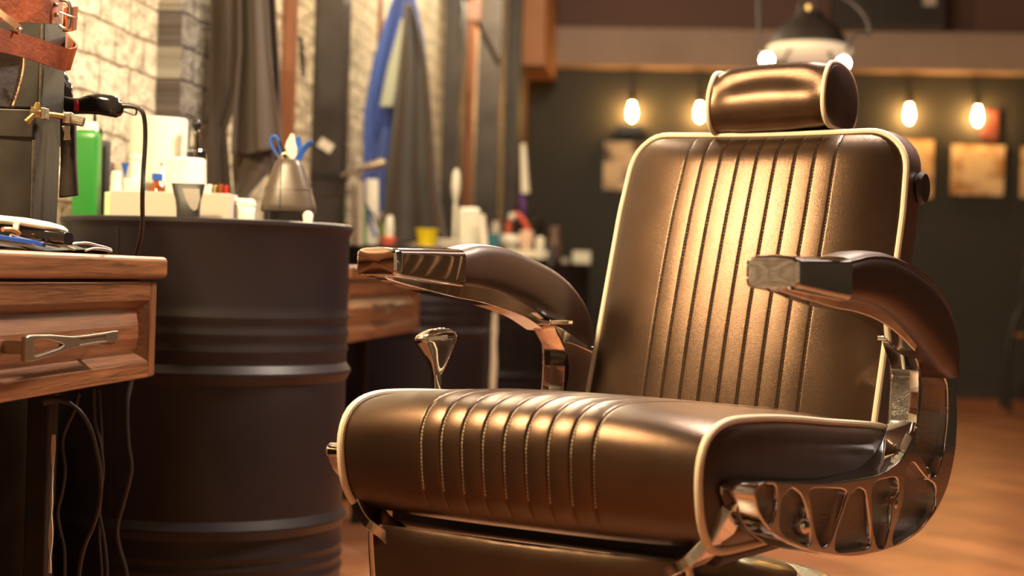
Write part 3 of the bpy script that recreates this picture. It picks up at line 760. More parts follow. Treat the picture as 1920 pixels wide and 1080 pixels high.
# ------------------------------------------------------------------ desks
sF = (-.566 - W0[0]) * NV[0] + (2.8 - W0[1]) * NV[1]; tE = (-.566 - W0[0]) * DV[0] + (2.8 - W0[1]) * DV[1]
DL = 1.15
def frustum_panel(g, t0, t1, z0, z1, s, w, ds):
    """picture-frame moulding ring between rectangles, sloping from s to s+ds"""
    a = [(s, t0, z0), (s, t1, z0), (s, t1, z1), (s, t0, z1)]; b = [(s + ds, t0 + w, z0 + w), (s + ds, t1 - w, z0 + w), (s + ds, t1 - w, z1 - w), (s + ds, t0 + w, z1 - w)]
    V = [R(*p) for p in a + b]; g.add(V, [(i, (i + 1) % 4, (i + 1) % 4 + 4, i + 4) for i in range(4)])
def desk(k, label, detail=True):
    dt = STA * k; e = tE + dt; b = e - DL
    root = thing('wooden_desk', label, 'desk', R(sF / 2, (e + b) / 2))
    obj('desktop', G().add(*rbox(.012, sF, b, e, .767, .803)), M['wood'], root, auto=30, bevel=.008)
    d0, d1, z0, z1 = b + .012, e - .018, .607, .763
    obj('carcass', G().add(*rbox(.02, sF - .040, d0 + .005, d1 - .005, z0 + .006, .767)), M['wood'], root, auto=30)
    dr = obj('drawer', G().add(*rbox(sF - .040, sF - .034, d0 + .01, d1 - .01, z0 + .005, z1)), M['wood'], root, auto=30)
    fs0, fs1 = sF - .034, sF - .012
    w = .032
    obj('rail', G().add(*rbox(fs0, fs1, d0, d1 - .034, z1 - w, z1)), M['wood'], dr, auto=30, bevel=.003)
    obj('rail', G().add(*rbox(fs0, fs1, d0, d1 - .034, z0, z0 + w * .86)), M['wood'], dr, auto=30, bevel=.003)
    obj('stile', G().add(*rbox(fs0, fs1, d1 - .034, d1, z0, z1)), M['wood_vert'], dr, auto=30, bevel=.005)
    obj('stile', G().add(*rbox(fs0, fs1, d0 - .004, d0 + .034, z0, z1)), M['wood_vert'], dr, auto=30, bevel=.005)
    g = G(); p0, p1, q0, q1 = d0 + .034, d1 - .034, z0 + w * .86, z1 - w
    frustum_panel(g, p0, p1, q0, q1, fs1 - .003, .012, -.017)
    obj('moulding', g, M['wood'], dr, smooth=False)
    g = G(); p0 += .012; p1 -= .012; q0 += .012; q1 -= .012
    frustum_panel(g, p0, p1, q0, q1, fs0 + .002, .026, .014)
    V = [R(fs0 + .016, p0 + .026, q0 + .026), R(fs0 + .016, p1 - .026, q0 + .026), R(fs0 + .016, p1 - .026, q1 - .026), R(fs0 + .016, p0 + .026, q1 - .026)]
    g.add(V, [(0, 1, 2, 3)]); obj('raised_panel', g, M['wood'], dr, smooth=False)
    # wrench-shaped pull
    if detail: tc0, tc1 = tS(42, 640, sF + .012), tS(214, 635, sF + .012)
    else: tc1 = (d0 + d1) / 2 + .10; tc0 = tc1 - .28
    tc0 += 0 if detail else 0
    zc = .677 if detail else .69
    sP = sF + .014; L = tc1 - tc0
    prof = [(0, .026), (.03, .029), (.10, .028), (.25, .024), (.40, .017), (.48, .0135), (.60, .0125), (.80, .0128), (1.0, .0135)]
    pl = [(tc0 + L * a, zc + h * .60 + .006 * a) for a, h in prof] + [(tc0 + L * a, zc - h * .60 + .006 * a) for a, h in reversed(prof)]
    hole = [(tc0 + L * a, zc + hh * .85 + .006 * a) for a, hh in ((.07, .010), (.10, .0125), (.20, .010), (.33, .003), (.38, -.002), (.33, -.006), (.20, -.010), (.10, -.0125), (.07, -.010))]
    slot = [(tc0 + L * a, zc + .006 * a + hh) for a, hh in ((.55, .0042), (.86, .0042), (.86, -.0042), (.55, -.0042))]
    V, Fc = plate2d(pl, [hole] + ([slot] if detail else []), sP - .004, sP + .004, .0016)
    hd = obj('handle', G().add([R(*v) for v in V], Fc), M['zinc'], dr, auto=40, label='cast metal wrench-shaped pull')
    if detail:
        g = G().add(*rbox(sP - .004, sP + .0012, tc0 + L * .54, tc0 + L * .87, zc - .001, zc + .0095)); obj('slot_floor', g, M['zinc'], hd)
    for tt in (tc0 + .012, tc1 - .006):
        obj('standoff', G().add(*rbox(fs0 + .012, sP, tt - .004, tt + .004, zc - .008, zc + .010)), M['zinc'], hd, auto=30, bevel=.002)
    # steel legs
    lt = tS(47, 900, sF - .196) if detail else d0 + .1
    for s_, t_ in ((sF - .16, lt), (.10, lt), (sF - .16, e - .12), (.10, e - .12)):
        if detail and t_ == e - .12: continue
        obj('leg', G().add(*rbox(s_ - .036, s_, t_, t_ + .036, 0, z0 + .006)), M['black_metal'], root, auto=30, bevel=.003)
    return root
d1_ = desk(0, 'brown wooden desk at the left edge with raised-panel drawer')
desk(1, 'smaller-looking wooden desk beyond the big drum, under the far armrest', False)
desk(2, 'furthest wooden desk, only an orange corner seen under the armrest', False)
# ------------------------------------------------------------------ small things on the drums and desks
ZD = .876                                   # sunk drum top
def lat(px, Y, prof, base=None, n=32, sx=1.):
    """turned shape standing at column px, depth Y; prof = [(py, half width in px)], top first"""
    X = at(px, prof[0][0], Y)[0]; P = [(hw * mpp(Y), zat(px, py, Y)) for py, hw in prof]
    if base is not None: P.append((P[-1][0], base))
    return lathe(list(reversed(P)), (X, Y, 0), n)
def bx(px0, px1, py0, Y, dep, base, rot=0.):
    """box: columns px0..px1, top at row py0, standing on base"""
    a, b = at(px0, py0, Y), at(px1, py0, Y); cx = (a[0] + b[0]) / 2; cy = Y + dep / 2; V, Fc = box(-(b[0] - a[0]) / 2, (b[0] - a[0]) / 2, -dep / 2, dep / 2, base, (a[2] + b[2]) / 2)
    c_, s_ = cos(rot), sin(rot); return [(cx + x * c_ - y * s_, cy + x * s_ + y * c_, z) for x, y, z in V], Fc
def TH(name, label, cat, px, Y, base, group=None): return thing(name, label, cat, (at(px, 400, Y)[0], Y, base), group)

# first drum -------------------------------------------------
Y = 3.42
t = TH('square_bottle', 'tall square green plastic bottle with white cap on the big drum', 'bottle', 164, Y, ZD)
hw = 23 * mpp(Y); X = at(164, 300, Y)[0]; secs = []
for py, k in ((408, .98), (404, 1.02), (262, 1.0), (252, .97), (246, .82), (243, .6)):
    z = zat(164, py, Y) if py < 408 else ZD
    secs.append([(X + a, Y + b, z) for a, b in sell(hw * k, hw * k, 28, 7)])
secs = [[(x, y, z) for x, y, z in s] for s in secs]
obj('body', G().add(*loft(secs)), M['green'], t, auto=40)
obj('cap', G().add(*lat(165, Y, [(229, 17), (231, 19), (245, 20)], n=28)), M['white'], t)
obj('nozzle', G().add(*lat(178, Y, [(214, 3), (230, 4)], n=14)), M['plastic_black'], t)
Y = 3.52
t = TH('round_bottle', 'dark grey round bottle just behind the green square bottle', 'bottle', 197, Y, ZD)
obj('body', G().add(*lat(197, Y, [(263, 3), (264, 9), (268, 11), (360, 11)], ZD)), M['steel_post'], t)
obj('cap', G().add(*lat(188, Y, [(240, 3), (243, 4), (262, 5)])), M['plastic_black'], t)
Y = 3.60
t = TH('paper_towel_roll', 'big white paper towel roll standing at the back of the drum', 'paper roll', 299, Y, ZD)
obj('roll', G().add(*lat(299, Y, [(228, 10), (223, 12), (222.5, 50), (225, 52.5), (350, 52.5)], ZD, 64)), M['paper'], t, auto=40)
Y = 3.30
box_ = bx(207, 434, 360, Y, .075, ZD, rot=-.035)
single('white_carton', G().add(*box_), M['card'], 'long low white carton near the front of the big drum', 'box', smooth=False, bevel=.0015)
Y = 3.42; 
t = TH('toilet_roll', 'smaller soft paper roll standing behind the black nozzle', 'paper roll', 350, Y, ZD)
obj('roll', G().add(*lat(350, Y, [(302, 9), (297.5, 12), (297, 32), (301, 36), (350, 38)], ZD, 48)), M['paper'], t, auto=40)
Y = 3.215
t = TH('dryer_nozzle', 'black flat hair dryer nozzle standing on the drum rim', 'nozzle', 353, Y, ZD)
secs = []
for py, wx, wy in ((403, 21, 18), (392, 21, 18), (375, 23, 15), (360, 28, 11), (347, 31, 8), (344, 31, 7.5)):
    z = zat(353, py, Y); secs.append([(at(353, py, Y)[0] + a, Y + b, z) for a, b in sell(wx * mpp(Y), wy * mpp(Y), 28, 4)])
secs = [[(x, y, ZD) for x, y, z in secs[0]]] + secs
obj('shell', G().add(*loft(secs)), M['plastic_matte'], t, auto=40)
tri = [at(x, y, Y - .012) for x, y in ((342, 353), (374, 354), (375, 372), (371, 392), (366, 396), (358, 390), (348, 372))]
tri2 = [(p[0], p[1] + .005, p[2]) for p in tri]
def inset(py): return -.0185 + max(0, (395 - py)) / 50 * .011
V = [(p[0], Y + inset(y) - .0012, p[2]) for p, (x, y) in zip(tri, ((342, 353), (374, 354), (375, 372), (371, 392), (366, 396), (358, 390), (348, 372)))]
obj('inset_panel', G().add(*loft([V, [(x, y + .006, z) for x, y, z in V]])), M['plastic_grey'], t, auto=30, label='taupe tongue-shaped inset')
ZB2 = ZD + .047
Y = 3.36
t = TH('amber_bottle', 'small amber glass bottle with ribbed blue cap behind the carton', 'bottle', 296, 3.47, ZD)
obj('glass', G().add(*lat(296, 3.47, [(338, 8), (342, 9), (350, 16), (362, 19)], ZD)), M['amber'], t)
obj('cap', G().add(*lat(295, 3.47, [(325, 9), (326, 10.5), (338, 10.5)], n=16)), M['blue'], t, auto=20)
t = TH('dropper_bottle', 'white bottle with tiny red tip behind the blue-capped bottle', 'bottle', 304, 3.53, ZD)
obj('body', G().add(*lat(304, 3.53, [(312, 2.5), (322, 6), (335, 9), (350, 13)], ZD)), M['white'], t)
obj('tip', G().add(*lat(303, 3.53, [(303, .5), (306, 2), (312, 2.6)], n=12)), M['red'], t)
t = TH('cream_jar', 'cream plastic bottle with stepped cap behind the carton, left of the black cord', 'bottle', 252, 3.45, ZD)
obj('body', G().add(*lat(248, 3.45, [(336, 14), (338, 17), (370, 17)], ZD)), M['white'], t, auto=40)
obj('cap', G().add(*lat(255, 3.45, [(290, 9), (291, 11), (298, 11), (300, 9), (334, 10), (336, 12)])), M['white'], t, auto=30)
t = TH('spray_bottle', 'small pale bottle with pin-hole nozzle at the left of the carton', 'bottle', 218, 3.42, ZD)
obj('body', G().add(*lat(218, 3.42, [(321, 7), (323, 9), (345, 9.5), (352, 11), (380, 11)], ZD)), M['white'], t, auto=40)
obj('pinhole', G().add(*lathe([(0, -.002), (.0012, 0), (0, .001)], (at(222, 331, 3.41)[0], 3.42 - 9 * mpp(3.42), zat(222, 331, 3.41)), 10, tilt=(0, -1, 0))), M['plastic_black'], t)
t = TH('boxed_product', 'white box with downward blue triangle behind the small bottles', 'box', 232, 3.53, ZD)
obj('body', G().add(*bx(208, 240, 305, 3.53, .03, ZD)), M['card'], t, smooth=False)
V = [at(x, y, 3.528) for x, y in ((227, 305), (242, 305), (236, 327), (234, 334))]
obj('triangle', G().add(*loft([V, [(a, b + .0015, c) for a, b, c in V]])), M['blue'], t, smooth=False)
single('pale_green_box', G().add(*bx(196, 208, 360, 3.34, .05, ZD)), M['green_pale'], 'narrow pale green pack at the left end of the carton', 'box', smooth=False, bevel=.002)
Y = 3.56
t = TH('atomizer', 'glass barber atomizer with shiny ball top in front of the capes', 'atomizer', 370, Y, ZD)
obj('flask', G().add(*lat(369, Y, [(276, 6), (279, 17), (284, 19), (330, 19)], ZD)), M['plastic_black'], t)
obj('collar', G().add(*lat(366, Y, [(243, 4), (247, 9), (252, 7), (262, 9), (276, 9)])), M['chrome'], t)
obj('ball', G().add(*lathe([(10 * mpp(Y) * sin(a), -10 * mpp(Y) * cos(a)) for a in np.linspace(.05, PI - .05, 16)], at(368, 233, Y), 24)), M['plastic_black'], t)
obj('shoulder', G().add(*lat(369, Y, [(281, 17), (283, 19.6), (286, 19.6)])), M['chrome'], t)
for i, (px, w, h, mm, lb) in enumerate(((393, 5, 13, 'white', 'white'), (404, 4, 12, 'brass', 'gold'), (415, 5, 13, 'amber', 'brown'), (425, 3.5, 11, 'red', 'dark red'))):
    single('small_vial', G().add(*lat(px, 3.40, [(359 - h, w * .6), (360 - h, w), (358, w)], ZD)), M[mm], lb + ' cap of a small vial lined up behind the carton end', 'vial', group=None)
Y = 3.36
t = TH('powder_compact', 'low round white dispenser right of the carton', 'dispenser', 456, Y, ZD)
obj('lid', G().add(*lat(456, Y, [(373, 18), (375, 23), (381, 24.5), (387, 24.5)])), M['white'], t, auto=30)
obj('base', G().add(*lat(456, Y, [(388, 23), (390, 24), (400, 24)], ZD)), M['white'], t, auto=30)
for k in range(7):
    a = -PI / 2 + (k - 3) * .32; r = 24.4 * mpp(Y)
    c0 = (at(456, 380, Y)[0] + r * cos(a), Y + r * sin(a), zat(456, 380, Y)); obj('vent_hole', G().add(*lathe([(0, -.001), (.0014, 0), (0, .0008)], c0, 8, tilt=(cos(a), sin(a), 0))), M['plastic_black'], t)
Y = 3.39
t = TH('scissor_holder', 'taupe bell-shaped scissor holder on the big drum', 'scissor holder', 541, Y, ZD)
secs = []
for py, w, e in ((398, 49, 3.2), (396, 51, 3.2), (385, 50.5, 3.), (352, 42, 2.8), (330, 34, 2.6), (312, 28, 2.5), (303, 24, 2.5), (299, 20, 2.4), (298, 17, 2.4)):
    z = zat(541, py, Y); cxp = 541 + (398 - py) * .0; secs.append([(at(cxp, py, Y)[0] + a, Y + b, z) for a, b in sell(w * mpp(Y), w * mpp(Y) * .72, 48, e)])
obj('shell', G().add(*loft(secs)), M['plastic_grey'], t, auto=60)
g = G(); P = [((at(530, py, Y)[0]), Y - w * mpp(Y) * .72 - .0005, zat(541, py, Y)) for py, w in ((397, 50), (385, 50), (352, 41), (330, 33), (312, 27), (301, 21))]
obj('seam', g.add(*tube(P, .0012, 6, sm=4)), M['plastic_matte'], t)
obj('band', G().add(*loft([[(at(541, py, Y)[0] + a, Y + b, zat(541, py, Y)) for a, b in sell((w + 1.2) * mpp(Y), (w + 1.2) * mpp(Y) * .72, 48, 2.85)] for py, w in ((356, 43), (351, 41.5))])), M['plastic_grey'], t, auto=60)
obj('foot', G().add(*loft([[(at(541, 400, Y)[0] + a, Y + b, z) for a, b in sell(46 * mpp(Y), 34 * mpp(Y), 40, 3.)] for z in (ZD, zat(541, 398, Y))])), M['plastic_black'], t)
def loop_handle(name, pts, r, m, label, Yo=0., flat=1.):
    return None
YS = Y
t = thing('hair_scissors', 'blue-handled scissors at the left of the holder', 'scissors', at(523, 300, YS))
obj('handle', G().add(*tube([at(x, y, YS) for x, y in ((520, 291), (511, 275), (508, 262), (512, 256), (519, 258), (524, 272), (528, 288), (530, 300))], .0028, 10, sm=5)), M['blue'], t)
obj('blade', G().add(*tube([at(x, y, YS + .005) for x, y in ((520, 290), (527, 302), (530, 312))], .0022, 8)), M['steel'], t)
t = thing('thinning_scissors', 'dark scissors with bronze pivot beside the blue-handled pair', 'scissors', at(533, 300, YS))
obj('handle', G().add(*tube([at(x, y, YS - .01) for x, y in ((524, 264), (529, 278), (533, 292), (537, 304))], .0032, 8, sm=4)), M['plastic_black'], t)
obj('pivot', G().add(*tube([at(x, y, YS - .012) for x, y in ((529, 290), (538, 288), (542, 298), (534, 302))], .002, 8, closed=True, sm=4)), M['brass'], t)
t = thing('razor_guard', 'white pointed plastic piece with round hole in the scissor holder', 'comb', at(545, 300, YS))
V = [at(x, y, YS + .012) for x, y in ((546, 250), (551, 252), (556, 275), (556, 304), (540, 304), (534, 276), (538, 264))]
obj('body', G().add(*loft([V, [(a, b + .003, c_) for a, b, c_ in V]])), M['white'], t, auto=30, bevel=.0006)
obj('hole', G().add(*lathe([(0, -.001), (.0022, 0), (0, .0006)], at(540, 271, YS + .0115), 12, tilt=(0, -1, 0))), M['plastic_black'], t)
for nm, pts, lb in (('hair_clip', ((558, 257), (560, 270), (565, 284), (556, 300), (551, 304)), 'upright blue hair clip in the scissor holder'), ('hair_clip', ((585, 266), (577, 272), (567, 284), (559, 302)), 'slanting blue hair clip, rightmost in the scissor holder')):
    V, Fc = strap([(at(x, y, YS), (1, .2, .4)) for x, y in pts], .011, .004); single(nm, G().add(V, Fc), M['blue'], lb, 'clip', bevel=.001)
g = G(); rnd = random.Random(3); secs = []
for py, w in ((409, 8), (404, 10), (399, 8), (396, 4)):
    secs.append([(at(578, py, 3.33)[0] + w * mpp(3.2) * cos(a) * rnd.uniform(.75, 1.1), 3.33 + w * mpp(3.2) * sin(a) * rnd.uniform(.75, 1.1), ZD if py == 409 else zat(578, py, 3.33)) for a in np.linspace(0, 2 * PI, 13)[:-1]])
single('paper_wad', g.add(*loft(secs)), M['paper'], 'small crumpled white paper by the foot of the scissor holder', 'paper')

# second drum and desk ---------------------------------------------
Y = 5.95
def Z2(px, y, Yy): return zat(px, y, Yy)
t = TH('white_tube', 'tall white squeeze tube with slanted blue stripe on the second drum', 'tube', 698, Y, ZD)
secs = []
for py, w, d in ((455, 12, 12), (400, 12.5, 11), (345, 12, 5), (336, 11, 3)):
    z = ZD if py == 455 else zat(698, py, Y); secs.append([(at(698, py, Y)[0] + a, Y + b, z) for a, b in sell(w * mpp(Y), d * mpp(Y), 24, 2.6)])
obj('body', G().add(*loft(secs)), M['white'], t, auto=50)
V, Fc = strap([(at(x, y, Y - .024), (1, 0, 0)) for x, y in ((688, 385), (692, 405), (698, 425), (704, 444))], .010, .002); obj('stripe', G().add(V, Fc), M['blue'], t)
t = TH('green_bottle', 'narrow bright green bottle left of the white tube', 'bottle', 683, 6.05, ZD)
obj('body', G().add(*lat(683, 6.05, [(377, 5), (380, 8), (422, 8), (426, 6), (440, 7)], ZD)), mat('vivid_green', (.10, .55, .05), .3), t)
single('lotion_bottle', G().add(*lat(731, 5.9, [(404, 4), (410, 7), (430, 9), (446, 8)], ZD)), M['white'], 'small rounded white bottle standing on the red dish', 'bottle')
single('red_dish', G().add(*lat(728, 5.9, [(444, 10), (445, 15), (452, 15), (453, 13)], ZD)), M['orange'], 'shallow coral red dish under the small white bottle', 'dish', auto=40)
single('green_jar', G().add(*lat(716, 6.12, [(418, 5), (426, 6), (440, 7)], ZD)), mat('olive_green', (.22, .36, .06), .4), 'small olive jar behind the small white bottle', 'jar')
single('chrome_ball', G().add(*lat(714, 6.0, [(398, 2), (401, 6), (407, 7.5), (413, 6), (417, 3), (430, 3)], ZD)), M['steel'], 'round-headed metal brush handle behind the white tube', 'brush')
t = TH('yellow_tub', 'yellow plastic tub on the second drum in front of the dark cape', 'tub', 801, 5.95, ZD)
obj('tub', G().add(*lat(801, 5.95, [(429, 22.5), (432, 22.5), (433, 20.5), (450, 18)], ZD, 40)), M['yellow'], t, auto=30)
single('white_tray', G().add(*bx(790, 862, 447, 6.02, .06, ZD)), M['card'], 'flat pale tray lying behind the yellow tub', 'tray', smooth=False, bevel=.003)
t = TH('white_canister', 'large white canister on the second drum, right of the yellow tub', 'canister', 881, 6.0, ZD)
obj('body', G().add(*bx(860, 901, 389, 6.0, .07, ZD)), M['white'], t, auto=30, bevel=.012)
t = TH('white_bottle', 'white bottle leaning right beside the large canister', 'bottle', 906, 5.93, ZD)
obj('body', G().add(*tube([(at(908, 455, 5.93)[0], 5.93, ZD), at(906, 440, 5.93), at(903, 402, 5.93)], .017, 18, rf=lambda q: 1 - .25 * q * q)), M['white'], t)
single('oval_brush', G().add(*lat(856, 6.2, [(316, 2), (325, 7), (350, 9), (366, 7), (378, 3), (385, 4), (402, 4)], ZD)), M['white'], 'oval white brush head standing behind the large canister', 'brush')
# clamp-on tool holder with chrome clipper
Y = 5.75
t = TH('tool_stand', 'pale metal stand carrying a chrome clipper, right of the big drum', 'tool stand', 668, Y, .88)
zt_ = .811
obj('rod', G().add(*tube([(at(676, 455, Y)[0], Y, ZD), at(678, 340, Y)], .010, 12)), M['card'], t)
obj('rod', G().add(*tube([(at(663, 455, Y)[0], Y, ZD), at(664, 400, Y), at(662, 345, Y)], .008, 12, sm=3)), M['steel'], t)
obj('joint', G().add(*tube([at(640, 330, Y), at(655, 322, Y), at(668, 320, Y)], .010, 12, rf=lambda q: .6 + .5 * q)), M['steel'], t)
obj('joint', G().add(*tube([at(658, 292, Y), at(663, 312, Y), at(667, 330, Y)], .011, 12)), M['steel'], t)
obj('clipper', G().add(*tube([at(668, 318, Y), at(690, 312, Y), at(722, 304, Y)], .016, 14, rf=lambda q: .7 + .4 * q)), M['steel'], t)
obj('cord', G().add(*tube([at(668, 325, Y), at(680, 345, Y), at(684, 380, Y), at(700, 405, Y), at(712, 430, Y)], .004, 8, sm=5)), M['cable'], t)

# third drum ----------------------------------------------------------
Y = 8.5
single('teal_jar', G().add(*lat(926, 8.45, [(438, 10), (440, 12), (470, 12)], ZD)), M['teal'], 'teal blue glass jar on the third drum', 'jar', auto=40)
single('amber_jar', G().add(*lat(930, 8.7, [(415, 5), (424, 8), (445, 11)], ZD)), M['card'], 'cream round-topped jar behind the teal jar', 'jar')
single('white_bowl', G().add(*lat(957, 8.56, [(440, 15), (450, 20), (462, 16), (470, 10)], ZD)), M['white'], 'rounded white bowl in the middle of the third drum', 'bowl')
single('pink_cup', G().add(*lat(988, 8.56, [(432, 12), (445, 14), (460, 12)], ZD)), mat('pale_pink_plastic', (.75, .50, .38), .5), 'pale pink cup under the red curved hose', 'cup')
t = TH('red_hose', 'red curved rubber hose looping above the third drum', 'hose', 968, 8.72, ZD)
obj('hose', G().add(*tube([(at(953, 470, 8.72)[0], 8.72, ZD), at(953, 432, 8.72), at(957, 412, 8.72), at(968, 402, 8.72), at(980, 412, 8.72), at(992, 434, 8.72)], .013, 14, sm=6)), M['orange'], t)
obj('end', G().add(*lathe([(0, -.02), (.018, -.012), (.02, 0), (.016, .015), (0, .02)], at(960, 406, 8.70), 16)), M['white'], t)
single('black_bottle', G().add(*lat(1008, 8.6, [(412, 8), (418, 13), (432, 12), (450, 12)], ZD)), M['plastic_black'], 'dark round bottle with pale highlight on the third drum', 'bottle')
single('white_tin', G().add(*lat(1013, 8.4, [(444, 4), (448, 9), (456, 9)], ZD)), M['white'], 'little bright white tin in front of the dark round bottle', 'tin')
single('brown_bottle', G().add(*lat(1041, 8.6, [(424, 6), (428, 10), (445, 10), (455, 13)], ZD)), mat('brown_glass', (.12, .07, .05), .25), 'brown bottle at the right end of the third drum', 'bottle')
V, Fc = lathe([(0, 0), (.26, 0), (.265, .006), (.26, .012), (0, .012)], (at(985, 470, 8.62)[0], 8.6, ZD), 40)
single('white_towel', G().add(*bx(950, 1030, 470, 8.40, .07, ZD + .001)), M['paper'], 'folded pale towel lying along the front of the third drum', 'towel', smooth=False, bevel=.006)
single('grey_towel', G().add(*tube([at(1038, 462, 8.4), at(1034, 480, 8.38), at(1032, 500, 8.37)], .020, 10, sm=3)), M['grey_cloth'], 'limp grey cloth hanging at the edge of the third drum', 'cloth')
single('white_box', G().add(*bx(1074, 1108, 471, 11.15, .10, ZD)), M['white'], 'cream white box on the furthest drum beside the backrest', 'box', smooth=False, bevel=.008)
single('pale_cup', G().add(*lat(1060, 11.1, [(484, 6), (492, 8), (496, 8)], ZD)), M['card'], 'pale cup left of the cream white box on the furthest drum', 'cup')
single('purple_ribbon', G().add(*tube([at(977, 368, 8.9), at(981, 390, 8.88), at(978, 415, 8.9)], .018, 8, sm=4)), M['purple'], 'purple ribbon hanging under the white duster by the green wall', 'ribbon')
single('hanging_duster', G().add(*tube([at(981, 270, 8.9), at(983, 320, 8.9), at(985, 362, 8.9)], .020, 12, rf=lambda q: .7 + .5 * q)), M['white'], 'long white duster hanging at the end of the brick wall', 'duster')

# ------------------------------------------------------------------ foreground: tin box, straps, dryer
ZT = .803
YB = 2.55
def boxstack(name, corner, right, top, bot, Yc, zb, zt, m, parent, fl=.0, dr=.045, dl=-.10):
    pass
tin = thing('tool_tin', 'tall blackened metal tin box on the desk at the left edge', 'metal box', (at(60, 400, YB)[0], YB, ZT))
def prism(px_c, px_r, Yc, Yr, z0, z1, flare=0., L=.30):
    """upright box: near corner at column px_c depth Yc, right face going back to column px_r depth Yr, left face leaving the frame"""
    A = Vector(at(px_c, 300, Yc)); B = Vector(at(px_r, 300, Yr)); A.z = B.z = 0
    d = (B - A); w = Vector((-d.y, d.x, 0)).normalized() * L          # leftwards
    P = [A, B, B + w, A + w]; cen_ = sum(P, Vector()) / 4; secs = []
    for z, k in ((z0, 1.), (z1, 1. + flare)):
        secs.append([(cen_.x + (p.x - cen_.x) * k, cen_.y + (p.y - cen_.y) * k, z) for p in P])
    return loft(secs)
zl = zat(60, 206, YB)
obj('body', G().add(*prism(64, 110, YB, 2.72, ZT, zl, .02)), M['black_metal'], tin, auto=30, bevel=.006)
obj('rim', G().add(*prism(60, 116, YB - .006, 2.728, zl - .042, zl, .01, .312)), M['black_metal'], tin, auto=30, bevel=.002)
tin2 = thing('upper_tin', 'smaller blackened tin standing on top of the tool tin, wrapped with straps', 'metal box', (at(60, 200, YB)[0], YB, zl))
obj('body', G().add(*prism(74, 118, YB + .01, 2.72, zl, zat(60, 14, YB), .0, .26)), M['black_metal'], tin2, auto=30, bevel=.006)
M['worn'] = mat('worn_edge_metal', (.06, .048, .038), .5, .2, bump=.4, bscale=200, vary=.5, vscale=60)
q_ = at(63.5, 300, YB); obj('worn_edge', G().add(*tube([(q_[0], q_[1] - .001, ZT + .01), (q_[0], q_[1] - .001, zl - .045)], .0032, 8)), M['worn'], tin, label='pale worn corner edge')
q_ = at(73.5, 300, YB + .01); obj('worn_edge', G().add(*tube([(q_[0], q_[1] - .001, zl + .004), (q_[0], q_[1] - .001, zat(60, 20, YB))], .0032, 8)), M['worn'], tin2, label='pale worn corner edge')
# belts
A3 = lambda x, y, Yy: at(x, y, Yy)
g = strap([(A3(-60, 12, 2.40), (0, 0, 1)), (A3(0, 14, 2.46), (0, 0, 1)), (A3(60, 17, 2.505), (0, 0, 1)), (A3(92, 19, 2.535), (0, 0, 1)), (A3(115, 22, 2.60), (0, 0, 1))], .040, .004)
b1 = single('leather_belt', G().add(*g), M['belt'], 'wide reddish tan leather belt around the upper tin, top of picture', 'belt', auto=40)
g = strap([(A3(121, 38, 2.58), (.1, 0, 1)), (A3(131, 36, 2.575), (.1, 0, 1)), (A3(142, 34, 2.60), (.1, 0, 1))], .036, .005); 
b2 = single('belt_loop', G().add(*g), M['belt'], 'short folded leather tab behind the belt buckle', 'leather tab', auto=40)
bk = thing('belt_buckle', 'steel roller buckle joining the leather belt, beside the brick', 'buckle', A3(120, 50, 2.57))
obj('frame', G().add(*tube([A3(112, 0, 2.555), A3(126, 2, 2.55), A3(131, 14, 2.55), A3(129, 50, 2.55), A3(122, 54, 2.552), A3(112, 48, 2.555)], .0028, 10, sm=4)), M['steel'], bk)
obj('prong', G().add(*tube([A3(113, 23, 2.548), A3(128, 29, 2.545), A3(146, 34, 2.55)], .0017, 8)), M['steel'], bk)
for x, y in ((105, 9), (105, 28)): obj('rivet', G().add(*lathe([(0, -.001), (.0036, 0), (.003, .0015), (0, .0025)], A3(x, y, 2.555), 16, tilt=(0, -1, 0))), M['steel'], bk)
g = strap([(A3(-50, 68, 2.36), (0, 0, 1)), (A3(0, 75, 2.42), (0, 0, 1)), (A3(50, 88, 2.48), (0, 0, 1)), (A3(100, 104, 2.53), (.1, 0, 1)), (A3(126, 112, 2.56), (.3, 0, 1)), (A3(138, 104, 2.60), (.2, .2, 1)), (A3(126, 84, 2.76), (0, 0, 1)), (A3(118, 70, 2.86), (0, 0, 1))], .034, .0035, sm=8)
b3 = single('razor_strop', G().add(*g), M['belt'], 'rough tan leather strap looping across the front of the upper tin', 'strap', auto=40)
g = strap([(A3(-20, 8, 2.40), (0, .1, 1)), (A3(6, 30, 2.42), (0, .1, 1)), (A3(26, 44, 2.44), (.4, .1, 1)), (A3(38, 58, 2.46), (.5, .1, 1))], .010, .003)
b4 = thing('thin_strap', 'thin pale leather thong curving from the upper left corner', 'strap', A3(20, 50, 2.44))
obj('strap', G().add(*g), M['belt_edge'], b4, auto=40)
obj('rivet', G().add(*lathe([(0, -.001), (.0042, 0), (.0035, .002), (0, .003)], A3(36, 56, 2.45), 16, tilt=(0, -1, .2))), M['steel'], b4)
# dark leather holster with embossed word
hol = thing('leather_holster', 'dark leather tool holster with embossed lettering and pale curved edge', 'holster', A3(10, 200, 2.44))
V = [A3(x, y, 2.44 + (x + 10) * .0008) for x, y in ((-60, 90), (44, 92), (44, 120), (40, 150), (33, 175), (24, 202), (-60, 196))]
obj('panel', G().add(*loft([V, [(a, b + .006, c_) for a, b, c_ in V]])), M['suede'], hol, auto=30, bevel=.001)
obj('edge', G().add(*tube([A3(x, y, 2.437 + (x + 10) * .0008) for x, y in ((45, 108), (43.5, 130), (38, 155), (31, 178), (24, 198))], .0014, 8, sm=4)), M['belt_edge'], hol)
def txf(x, y, z):
    # text runs upwards, slightly leaning right
    a = math.radians(72); X = x * cos(a) - y * sin(a); Z = x * sin(a) + y * cos(a); c0 = A3(21, 161, 2.44)
    return (c0[0] + X, 2.44 + (21 + 10) * .0008 - .0006 - z, c0[2] + Z)
